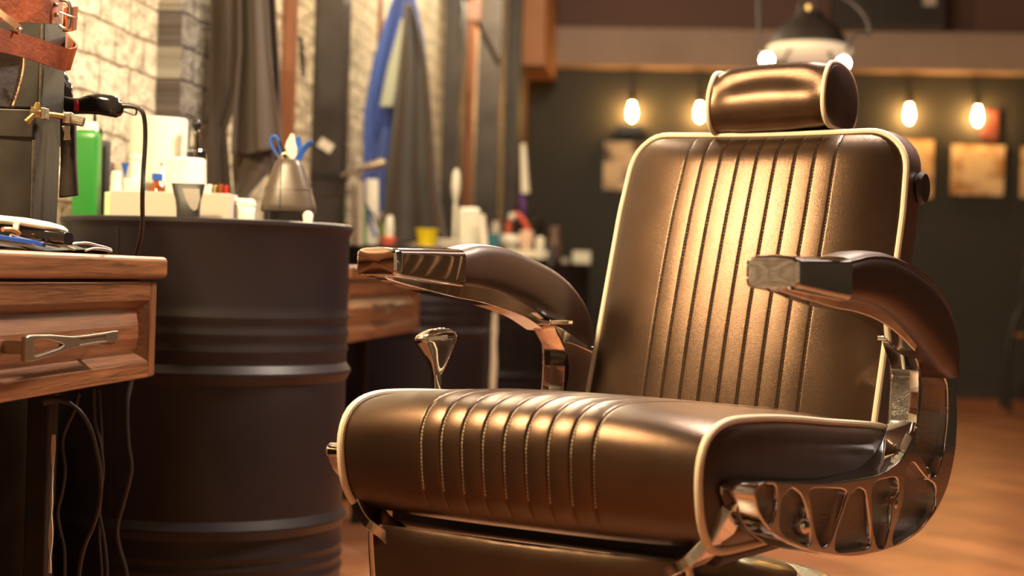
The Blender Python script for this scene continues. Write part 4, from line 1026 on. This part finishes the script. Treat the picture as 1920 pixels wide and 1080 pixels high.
obj('lettering', G().add(*text_geo('hooligan', .0105, .0004, txf)), mat('embossed_leather', (.015, .008, .006), .5), hol, smooth=False, label='small embossed word hooligan')
# brass clamp
cl = thing('brass_clamp', 'brass wing-nut clamp fixed to the corner of the tool tin', 'clamp', A3(65, 215, 2.50))
obj('screw', G().add(*tube([A3(66, 211, 2.515), A3(124, 219, 2.60)], .0042, 16)), M['brass'], cl)
obj('nut', G().add(*lathe([(0, -.008), (.008, -.007), (.0085, 0), (.006, .007), (0, .008)], A3(66, 211, 2.505), 20, tilt=(1, .4, -.1))), M['brass'], cl)
obj('wing', G().add(*loft([[(A3(68, 206, 2.50)[0] + dx + a, 2.502 + b, A3(68, 206, 2.5)[2] + dz) for a, b in sell(w, .0018, 12, 2.4)] for dz, dx, w in ((0, 0, .0045), (.005, .0005, .005), (.010, .001, .0035), (.012, .001, .001))])), M['brass'], cl)
V2 = tube([A3(64, 214, 2.50), A3(58, 221, 2.498), A3(50, 229, 2.497)], .0046, 12, rf=lambda q: .8 + .35 * q); obj('wing', G().add(*V2), M['brass'], cl)
obj('jaw', G().add(*box(A3(79, 0, 2.5)[0], A3(88, 0, 2.5)[0], 2.505, 2.53, zat(84, 222, 2.5), zat(84, 201, 2.5))), M['zinc'], cl, auto=30, bevel=.001)
obj('knurled_end', G().add(*tube([A3(130, 221, 2.60), A3(140, 225, 2.60), A3(157, 229, 2.60)], .0075, 10)), M['zinc'], cl, auto=20)
obj('arm', G().add(*box(A3(126, 0, 2.6)[0], A3(142, 0, 2.6)[0], 2.59, 2.61, zat(133, 232, 2.6), zat(133, 211, 2.6))), M['zinc'], cl, auto=30, bevel=.002)
# black leather strop hanging
V = [(A3(x, y, 2.62)) for x, y in ((112, 222), (140, 226), (141, 300), (145, 366), (110, 371), (113, 300))]
single('hanging_strop', G().add(*loft([V, [(a, b + .012, c_) for a, b, c_ in V]])), M['suede'], 'black leather strop hanging under the clamp beside the green bottle', 'strop', auto=30, bevel=.002)
V = [(A3(x, y, 2.60)) for x, y in ((115, 236), (130, 236), (129, 250), (131, 262), (118, 263), (120, 250))]
single('metal_clip', G().add(*loft([V, [(a, b + .006, c_) for a, b, c_ in V]])), M['zinc'], 'bow-shaped metal clip at the top of the hanging strop', 'clip', auto=30, bevel=.001)
# hair dryer
YH = 2.76
hd = thing('hair_dryer', 'glossy black hair dryer with red switch hung behind the tool tin', 'hair dryer', A3(150, 200, YH))
secs = []
for x, y, r in ((60, 165, 18), (75, 160, 36), (95, 162, 40), (112, 168, 37), (128, 180, 22), (134, 186, 10)):
    c0 = Vector(A3(x, y, YH + .06)); ax = Vector((1, 0, -.25)).normalized(); w1 = ax.cross(Vector((0, 1, 0))).normalized(); w2 = Vector((0, 1, 0))
    secs.append([c0 + (w1 * cos(a) + w2 * sin(a)) * r * mpp(YH) for a in np.linspace(0, 2 * PI, 33)[:-1]])
obj('housing', G().add(*loft(secs)), M['plastic_black'], hd, auto=60)
secs = []
for x, y, r in ((122, 196, 15), (134, 199, 15.5), (148, 199, 15), (165, 196, 18), (185, 195, 20), (205, 198, 20.5), (218, 201, 20), (227, 203, 14), (231, 204, 7)):
    c0 = Vector(A3(x, y, YH)); secs.append([(c0.x, c0.y + b * .8, c0.z + a) for a, b in sell(r * mpp(YH), r * mpp(YH), 28, 2.4)])
obj('handle', G().add(*loft(secs)), M['plastic_black'], hd, auto=60)
g = G()
for r_, (x0, y0) in enumerate(((168, 180), (166, 185))):
    for k in range(6):
        c0 = A3(x0 + k * 6.4 + r_ * 2, y0 + k * .9 - r_ * .0, YH - .010 - r_ * .003); g.add(*lathe([(.0016 * sin(a), -.0016 * cos(a)) for a in (.2, .9, 1.6, 2.3, 2.95)], c0, 8))
obj('grip_bumps', g, M['plastic_black'], hd, label='rows of small raised grip bumps')
V = [A3(x, y, YH - .0165) for x, y in ((138, 189), (145, 188), (147, 200), (146, 209), (138, 207), (140, 198))]
obj('switch', G().add(*loft([V, [(a, b + .006, c_) for a, b, c_ in V]])), M['red'], hd, auto=30, bevel=.0008, label='red rocker switch')
obj('cable_relief', G().add(*tube([A3(x, y, YH) for x, y in ((226, 198), (245, 199), (262, 203))], .0044, 14, sm=4, rf=lambda q: 1.1 - .3 * q)), M['cable'], hd)
obj('hanging_loop', G().add(*tube([A3(x, y, YH) for x, y in ((228, 207), (242, 212), (252, 215), (256, 211), (255, 204))], .0017, 8, sm=5)), M['cable'], hd)
obj('cable', G().add(*tube([A3(x, y, yy) for x, y, yy in ((260, 203, YH), (268, 212, YH), (272, 235, YH + .01), (272, 270, YH + .02), (269, 320, YH + .02), (267, 370, YH + .01), (267, 420, YH + .06), (263, 450, YH + .09), (256, 478, YH + .12), (252, 520, YH + .12), (250, 600, YH + .12), (248, 700, YH + .12), (238, 760, YH + .1), (240, 830, YH + .1), (246, 880, YH + .1), (232, 940, YH + .1), (220, 985, YH + .1), (222, 1020, YH + .1), (236, 1070, YH + .1), (240, 1120, YH + .1))], .0038, 10, sm=6)), M['cable'], hd)
# clipper tray and cloth on the desk
YC = 2.42
secs = []
cs_ = [(-40, 406, 9), (0, 408, 9), (50, 413, 9), (90, 420, 8.5), (115, 426, 6), (125, 431, 2.5)]
for x, y, h in cs_:
    c0 = A3(x, y + h / 2, YC); secs.append([(c0[0], c0[1] + b, c0[2] + a) for a, b in sell(h * mpp(YC), .030 * (h / 9), 24, 2.4)])
clp = thing('hair_clipper', 'cream and black hair clipper lying on the desk beside the tin', 'clipper', (A3(60, 430, YC)[0], YC, ZT + .012))
obj('top_shell', G().add(*loft(secs)), M['white'], clp, auto=60, label='cream upper shell')
secs = []
for x, y0, y1 in ((-40, 412, 446), (0, 416, 450), (50, 420, 455), (90, 426, 458), (118, 430, 460), (129, 436, 460)):
    c0 = A3(x, y0, YC); z1_ = zat(x, y1, YC); zc_ = (c0[2] + z1_) / 2; hh = (c0[2] - z1_) / 2; secs.append([(c0[0], c0[1] + b, zc_ + a) for a, b in sell(hh, .026, 24, 3)])
obj('lower_shell', G().add(*loft(secs)), M['plastic_black'], clp, auto=60)
obj('tab', G().add(*box(A3(37, 0, YC - .03)[0], A3(48, 0, YC - .03)[0], YC - .033, YC - .026, zat(42, 432, YC), zat(42, 421, YC))), M['white'], clp, bevel=.001)
# rumpled dark towel / tool roll with clips
g = G(); V = []; nx, ny = 60, 24
for j in range(ny):
    for i in range(nx):
        x = i / (nx - 1); y = j / (ny - 1); px = -60 + x * 265; Yy = 2.28 + (px + 60) * .0011 + y * .11
        h = .004 + (1 - x) ** .6 * .010 * sin(PI * min(1, y * 1.2)) + .0022 * sin(9 * x + 5 * y) + .0018 * sin(23 * x - 7 * y) * (1 - abs(2 * y - 1))
        X = at(px, 470, Yy)[0]; V.append((X, Yy, ZT + max(.0015, h)))
g.add(V, [(j * nx + i, j * nx + i + 1, (j + 1) * nx + i + 1, (j + 1) * nx + i) for j in range(ny - 1) for i in range(nx - 1)])
single('tool_roll', g, M['grey_cloth'], 'rumpled dark cloth tool roll lying on the desk front', 'cloth', auto=180, solid=.002)
def lay(name, pts, r, m, label, cat, yy=2.33, hz=.0):
    P = []
    for x, y in pts: P.append(at(x, y, yy + x * .0011))
    return single(name, G().add(*tube(P, r, 10, sm=4)), m, label, cat)
V, Fc = strap([(at(x, y, 2.30 + x * .0011), (0, .3, 1)) for x, y in ((-20, 441), (20, 448), (60, 454), (84, 459))], .006, .004); single('blue_comb', G().add(V, Fc), M['blue'], 'blue comb lying on the dark tool roll', 'comb', bevel=.0008)
V, Fc = strap([(at(x, y, 2.295 + x * .0011), (0, .3, 1)) for x, y in ((-20, 452), (20, 457), (50, 461), (62, 464))], .0028, .003); single('steel_comb', G().add(V, Fc), M['steel'], 'thin pale metal comb below the blue one', 'comb')
lay('chrome_scissors', ((20, 441), (38, 447), (60, 452), (80, 455), (98, 459), (112, 462)), .0024, M['chrome'], 'chrome scissors lying along the top of the tool roll', 'scissors', 2.31)
lay('brass_ring', ((80, 443), (92, 442), (105, 446), (98, 450), (84, 448)), .0022, M['brass'], 'brass finger ring on the tool roll', 'ring', 2.33)
lay('copper_clip', ((5, 430), (20, 430), (32, 435), (36, 439)), .0032, mat('copper', (.7, .35, .2), .3, .9), 'copper coloured curved clip at the left of the tool roll', 'clip', 2.32)
lay('silver_clip', ((134, 458), (150, 456), (165, 456), (180, 460), (196, 464), (208, 468)), .0022, M['steel'], 'flat silver clip sticking out at the right end of the tool roll', 'clip', 2.33)
lay('section_clip', ((160, 470), (175, 466), (195, 467), (209, 471)), .0018, M['steel'], 'lower flat metal clip at the tip of the tool roll', 'clip', 2.30)
lay('tail_clip', ((60, 458), (80, 455), (104, 458), (122, 462), (140, 468)), .0020, M['steel'], 'bent steel clip in the middle of the tool roll', 'clip', 2.30)
# cables under the desk
def cable(pts, r, label, Y0): return single('power_cable', G().add(*tube([at(x, y, Y0 + d) for x, y, d in pts], r, 10, sm=7)), M['cable'], label, 'cable')
cb = thing('plugged_cable', 'black cable with ribbed plug leaving the steel desk leg', 'cable', at(100, 748, 2.45))
obj('plug', G().add(*tube([at(82, 752, 2.45), at(100, 748, 2.45), at(118, 751, 2.45), at(132, 757, 2.45)], .0062, 14, sm=4, rf=lambda q: 1.1 - .55 * q)), M['cable'], cb)
obj('cord', G().add(*tube([at(x, y, 2.45 + d) for x, y, d in ((130, 756, 0), (152, 774, 0), (170, 805, .01), (182, 850, .02), (188, 890, .03), (187, 940, .04), (175, 985, .05), (160, 1020, .06), (150, 1060, .07), (146, 1110, .08))], .0032, 10, sm=6)), M['cable'], cb)
cable(((148, 738, 0), (140, 768, .0), (125, 800, 0), (117, 830, 0), (122, 880, 0), (117, 920, 0), (108, 960, 0), (113, 995, 0), (121, 1035, 0), (120, 1110, 0)), .0028, 'thin wavy cable hanging nearest the desk leg', 2.7)
cable(((176, 730, 0), (178, 790, 0), (188, 830, 0), (193, 880, 0), (188, 930, 0), (186, 960, 0), (195, 1010, 0), (200, 1060, 0), (200, 1110, 0)), .0028, 'cable crossing behind the plugged cord', 2.72)
cable(((186, 730, 0), (190, 800, 0), (191, 860, 0), (188, 930, 0), (186, 1000, 0), (190, 1060, 0), (192, 1110, 0)), .0022, 'straight thin cable in the middle under the desk', 2.76)
single('peeling_strip', G().add(*loft([[(at(106, 600, 2.62)[0] + dx * q_, 2.62 + dy, z) for q_ in [abs(sin(z * 47) * sin(z * 19 + 1)) ** .8 + .08] for dx, dy in ((-.003, 0), (.003, 0), (.003, .004), (-.003, .004))] for z in np.linspace(zat(98, 1075, 2.62), zat(98, 815, 2.62), 40)])), M['foil'], 'pale chipped strip of paint beside the steel desk leg', 'paint strip', auto=30)
single('chipped_strip', G().add(*loft([[(at(927, 600, 5.95)[0] + dx + rnd.uniform(-.004, .004), 5.95 + dy, z) for dx, dy in ((-.008, 0), (.010, 0), (.010, .006), (-.008, .006))] for z in np.linspace(.02, .66, 12)])), M['foil'], 'pale torn strip between the second and third drums', 'paint strip', auto=30)

# ------------------------------------------------------------------ back wall: lamps, pictures, pendant, chair
M['bulb'] = mat('glowing_bulb', (1, .75, .35), .3, emit=(1., .52, .15), estr=190)
M['bulb_white'] = mat('white_hot_bulb', (1, .9, .7), .3, emit=(1., .80, .52), estr=260)
M['diffuser'] = mat('frosted_glass_ring', (.9, .8, .6), .4, emit=(1., .76, .50), estr=.5)
def picture_mat(name, seed, c1, c2):
    m = bpy.data.materials.new(name); m.use_nodes = True; nt = m.node_tree; b = nt.nodes['Principled BSDF']; L = nt.links
    tc = nt.nodes.new('ShaderNodeTexCoord'); mp = nt.nodes.new('ShaderNodeMapping'); mp.inputs['Location'].default_value = (seed, seed * .7, seed * .3); mp.inputs['Scale'].default_value = (1, 1, 1.2)
    L.new(tc.outputs['Object'], mp.inputs[0]); n = nt.nodes.new('ShaderNodeTexNoise'); n.inputs['Scale'].default_value = 6; n.inputs['Detail'].default_value = 3; L.new(mp.outputs[0], n.inputs['Vector'])
    rp = nt.nodes.new('ShaderNodeValToRGB'); e = rp.color_ramp.elements; e[0].position = .38; e[0].color = (*c1, 1); e[1].position = .55; e[1].color = (*c2, 1)
    L.new(n.outputs['Fac'], rp.inputs[0]); L.new(rp.outputs[0], b.inputs['Base Color']); b.inputs['Roughness'].default_value = .6
    return m
pics = [((1132, 266, 1205, 356), 'framed sepia picture left of the backrest on the green wall', (.12, .05, .03), (.85, .62, .38), 3.1),
        ((1256, 268, 1338, 360), 'framed picture hidden behind the backrest, below the second bulb', (.5, .25, .1), (.85, .6, .33), 1.1),
        ((1660, 262, 1750, 370), 'framed picture half hidden by the right side of the backrest', (.45, .2, .08), (.85, .58, .3), 7.7),
        ((1783, 272, 1883, 366), 'brightly lit square framed picture right of the chair', (.55, .28, .11), (.95, .72, .42), 5.2),
        ((1914, 276, 2010, 372), 'picture cut by the right edge of the frame', (.5, .25, .1), (.85, .6, .33), 9.4)]
LAMPS = []
for (x0, y0, x1, y1), lb, ca, cb_, sd in pics:
    s0, za = backpt(x0, (y0 + y1) / 2, .03); s1, _ = backpt(x1, (y0 + y1) / 2, .03); _, zt2 = backpt((x0 + x1) / 2, y0, .03); _, zb2 = backpt((x0 + x1) / 2, y1, .03)
    p = thing('framed_picture', lb, 'picture', R((s0 + s1) / 2, T_BACK - .015, zb2))
    obj('frame', G().add(*rbox(s0 - .012, s1 + .012, T_BACK - .022, T_BACK, zb2 - .012, zt2 + .012)), M['plastic_matte'], p, auto=30, bevel=.003)
    obj('picture', G().add(*rbox(s0, s1, T_BACK - .026, T_BACK - .020, zb2, zt2)), picture_mat('picture_print', sd, ca, cb_), p, smooth=False)
WL = []
for px, py, lb in ((1185, 211, 'leftmost glowing filament bulb on the green wall'), (1312, 212, 'glowing filament bulb left of the headrest'), (1705, 215, 'glowing filament bulb just right of the backrest top'), (1833, 219, 'rightmost glowing filament bulb, above the square picture')):
    s_, z_ = backpt(px, py, .10); b_ = R(s_, T_BACK - .10)
    w_ = thing('wall_lamp', lb, 'wall lamp', (b_[0], b_[1], z_), 'filament lamps on the green wall')
    k = 1.0; H = .058
    obj('bulb', G().add(*lathe([(.001, -.060), (.014, -.055), (.024, -.036), (.029, -.010), (.027, .018), (.019, .042), (.014, .06), (.014, .075)], (b_[0], b_[1], z_), 24)), M['bulb'], w_)
    obj('socket', G().add(*lathe([(.016, .070), (.024, .072), (.026, .12), (.016, .135), (.014, .16)], (b_[0], b_[1], z_), 20)), M['plastic_matte'], w_)
    q0 = R(s_, T_BACK - .01); obj('arm', G().add(*tube([(b_[0], b_[1], z_ + .15), ((b_[0] + q0[0]) / 2, (b_[1] + q0[1]) / 2, z_ + .19), (q0[0], q0[1], z_ + .16)], .010, 10, sm=6)), M['plastic_matte'], w_)
    WL.append((R(s_, T_BACK - .055, z_ - .0), R(s_, T_BACK - .16, z_ - .10)))
s0, z0_ = backpt(1158, 252, .10); s1, z1_ = backpt(1205, 236, .10)
single('small_shelf', G().add(*rbox(s0, s1, T_BACK - .14, T_BACK, z0_, z1_)), M['plastic_matte'], 'small dark wooden block under the leftmost bulb', 'shelf', auto=30, bevel=.004)
s0, z0_ = backpt(1838, 264, .03); s1, z1_ = backpt(1873, 206, .03)
single('small_picture', G().add(*rbox(s0, s1, T_BACK - .03, T_BACK, z0_, z1_)), mat('dim_red_print', (.13, .04, .035), .5, vary=.6, vscale=12), 'small dim reddish picture beside the rightmost bulb', 'picture', auto=30, bevel=.004)
# pendant lamp
YP = 8.8
pl = thing('pendant_lamp', 'dark metal pendant lamp with glowing ring above the headrest', 'pendant lamp', at(1518, 90, YP))
def pp(prof, px, Yy): 
    return lathe([(hw * mpp(Yy), zat(px, py, Yy)) for py, hw in prof], (at(px, 60, Yy)[0], Yy, 0), 48)
obj('shade', G().add(*pp([(84, 0), (84, 66), (83, 72), (70, 68), (55, 58), (42, 42), (32, 30), (22, 24), (20, 10), (20, 0)], 1516, YP)), M['steel_post'], pl, auto=40)
obj('yoke', G().add(*tube([at(1496, 34, YP), at(1503, 8, YP), at(1516, -8, YP), at(1529, 8, YP), at(1537, 34, YP)], .012, 10, sm=4)), M['steel_post'], pl)
obj('cord', G().add(*tube([at(1516, -8, YP), at(1516, -400, YP)], .010, 8)), M['cable'], pl)
obj('socket', G().add(*pp([(32, 0), (32, 9), (10, 9), (10, 0)], 1516, YP)), M['brass'], pl)
obj('glass_ring', G().add(*pp([(84, 0), (84, 64), (88, 76), (96, 80), (106, 72), (113, 50), (116, 30), (116, 0)], 1518, YP)), M['diffuser'], pl, auto=60, label='glowing frosted glass ring')
for dx in (-.5, .5): obj('guard_wire', G().add(*tube([at(1516 + 60 * dx, 84, YP - .12), at(1516 + 76 * dx, 98, YP - .19), at(1516 + 96 * dx, 116, YP - .13)], .008, 8, sm=4)), M['steel_post'], pl)
for px, py, dr_, lb in ((1438, 112, 'straight', 'bare white-hot bulb on a rod, left above the headrest'), (1581, 119, 'curved', 'bare white-hot bulb on a curved arm, right above the headrest')):
    Yb = 7.2; b_ = at(px, py, Yb); hl = thing('bare_bulb_lamp', lb, 'lamp', b_)
    obj('bulb', G().add(*lathe([(.026 * sin(a), -.026 * cos(a)) for a in np.linspace(.05, PI - .05, 16)], b_, 24)), M['bulb_white'], hl)
    if dr_ == 'straight': P = [at(1434, 100, Yb), at(1424, 90, Yb), at(1423, 40, Yb), at(1423, -300, Yb)]
    else: P = [at(1584, 104, Yb), at(1600, 70, Yb), at(1630, 62, Yb), at(1622, 30, Yb), at(1600, 4, Yb), at(1570, -40, Yb), at(1565, -300, Yb)]
    obj('arm', G().add(*tube(P, .009, 10, sm=5)), M['steel_post'], hl)
# bentwood chair at the right edge
YK = 11.0
bc = thing('bentwood_chair', 'dark bentwood chair cut off by the right edge of the picture', 'chair', (at(1975, 600, YK)[0], YK, 0))
P = [at(1893, 760, YK), at(1888, 700, YK), at(1893, 640, YK), at(1908, 590, YK), at(1930, 560, YK)]; P[0] = (P[0][0], YK, .0)
obj('leg', G().add(*tube(P, .020, 12, sm=6)), M['plastic_matte'], bc)
cx_ = at(1975, 600, YK)[0]
obj('leg', G().add(*tube([(2 * cx_ - p[0], p[1], p[2]) for p in [Vector(q) for q in P]], .020, 12, sm=6)), M['plastic_matte'], bc)
for sx in (-1, 1): obj('leg', G().add(*tube([(cx_ + sx * .20, YK + .40, 0), (cx_ + sx * .18, YK + .36, .5)], .018, 12)), M['plastic_matte'], bc)
obj('seat', G().add(*lathe([(0, .48), (.20, .48), (.22, .495), (.20, .51), (0, .515)], (cx_, YK + .18, 0), 40)), M['wood_red'], bc, auto=40)
obj('backrest', G().add(*tube([(cx_ - .17, YK, .5), (cx_ - .20, YK, .8), (cx_ - .13, YK, 1.0), (cx_ + .13, YK, 1.0), (cx_ + .20, YK, .8), (cx_ + .17, YK, .5)], .016, 12, sm=6)), M['plastic_matte'], bc)
obj('rail', G().add(*tube([(cx_ - .19, YK, 1.03), (cx_ + .19, YK, 1.03)], .018, 12)), M['wood_red'], bc)
# ------------------------------------------------------------------ camera, light, colour management
cam = bpy.data.cameras.new('camera'); co = bpy.data.objects.new('camera', cam); COL.objects.link(co)
cam.sensor_width = 36; cam.lens = F / 1920 * 36; cam.clip_end = 60
c, s = cos(ROL), sin(ROL)
fw = Vector((0, cos(PIT), sin(PIT))); up0 = Vector((0, -sin(PIT), cos(PIT))); rt0 = Vector((1, 0, 0))
rt = rt0 * c + up0 * s; up = -rt0 * s + up0 * c
m3 = Matrix((rt, up, -fw)).transposed(); co.matrix_world = Matrix.Translation((0, 0, EYE)) @ m3.to_4x4()
cam.dof.use_dof = True; cam.dof.focus_distance = 2.5; cam.dof.aperture_fstop = 3.4
S.camera = co
def area(name, loc, tgt, size, power, col, sy=None, spread=None):
    l = bpy.data.lights.new(name, 'AREA'); l.energy = power; l.color = col; l.size = size
    if sy: l.shape = 'RECTANGLE'; l.size_y = sy
    if spread: l.spread = math.radians(spread)
    o = bpy.data.objects.new(name, l); COL.objects.link(o); o.location = loc
    o.rotation_euler = (Vector(tgt) - Vector(loc)).to_track_quat('-Z', 'Y').to_euler(); return o
def point(name, loc, power, col, r=.03):
    l = bpy.data.lights.new(name, 'POINT'); l.energy = power; l.color = col; l.shadow_soft_size = r
    o = bpy.data.objects.new(name, l); COL.objects.link(o); o.location = loc; return o
w = bpy.data.worlds.new('room_air'); S.world = w; w.use_nodes = True
w.node_tree.nodes['Background'].inputs[0].default_value = (.55, .36, .30, 1); w.node_tree.nodes['Background'].inputs[1].default_value = .05
WARM = (1., .77, .43)
area('mirror_lamp', (-.92, 1.95, 1.92), (.30, 2.65, .80), .17, 84, WARM)
area('ceiling_lamp', (.85, 3.35, 2.55), (.4, 2.6, .7), .40, 130, (1., .86, .70))
area('room_fill', (2.9, 5.5, 3.12), (2.7, 5.5, 0), 2.5, 26, (1., .74, .66))  # added soft overhead fill for ambient light, no lamp there
area('front_fill', (2.2, -1.0, 3.12), (1.6, .6, 0), 2.0, 8, (1., .76, .66))  # added weak fill from behind the camera, no real source
for t_, p_ in ((.9, 66), (2.2, 80), (4.0, 90), (6.2, 90)):
    point('station_lamp', R(.42, t_, 2.5), p_, (1., .82, .54), .06)
S.view_settings.view_transform = 'Standard'; S.view_settings.look = 'None'; S.view_settings.gamma = 1; S.view_settings.exposure = 0
S.cycles.use_denoising = True
S.cycles.max_bounces = 8; S.cycles.diffuse_bounces = 4; S.cycles.glossy_bounces = 5
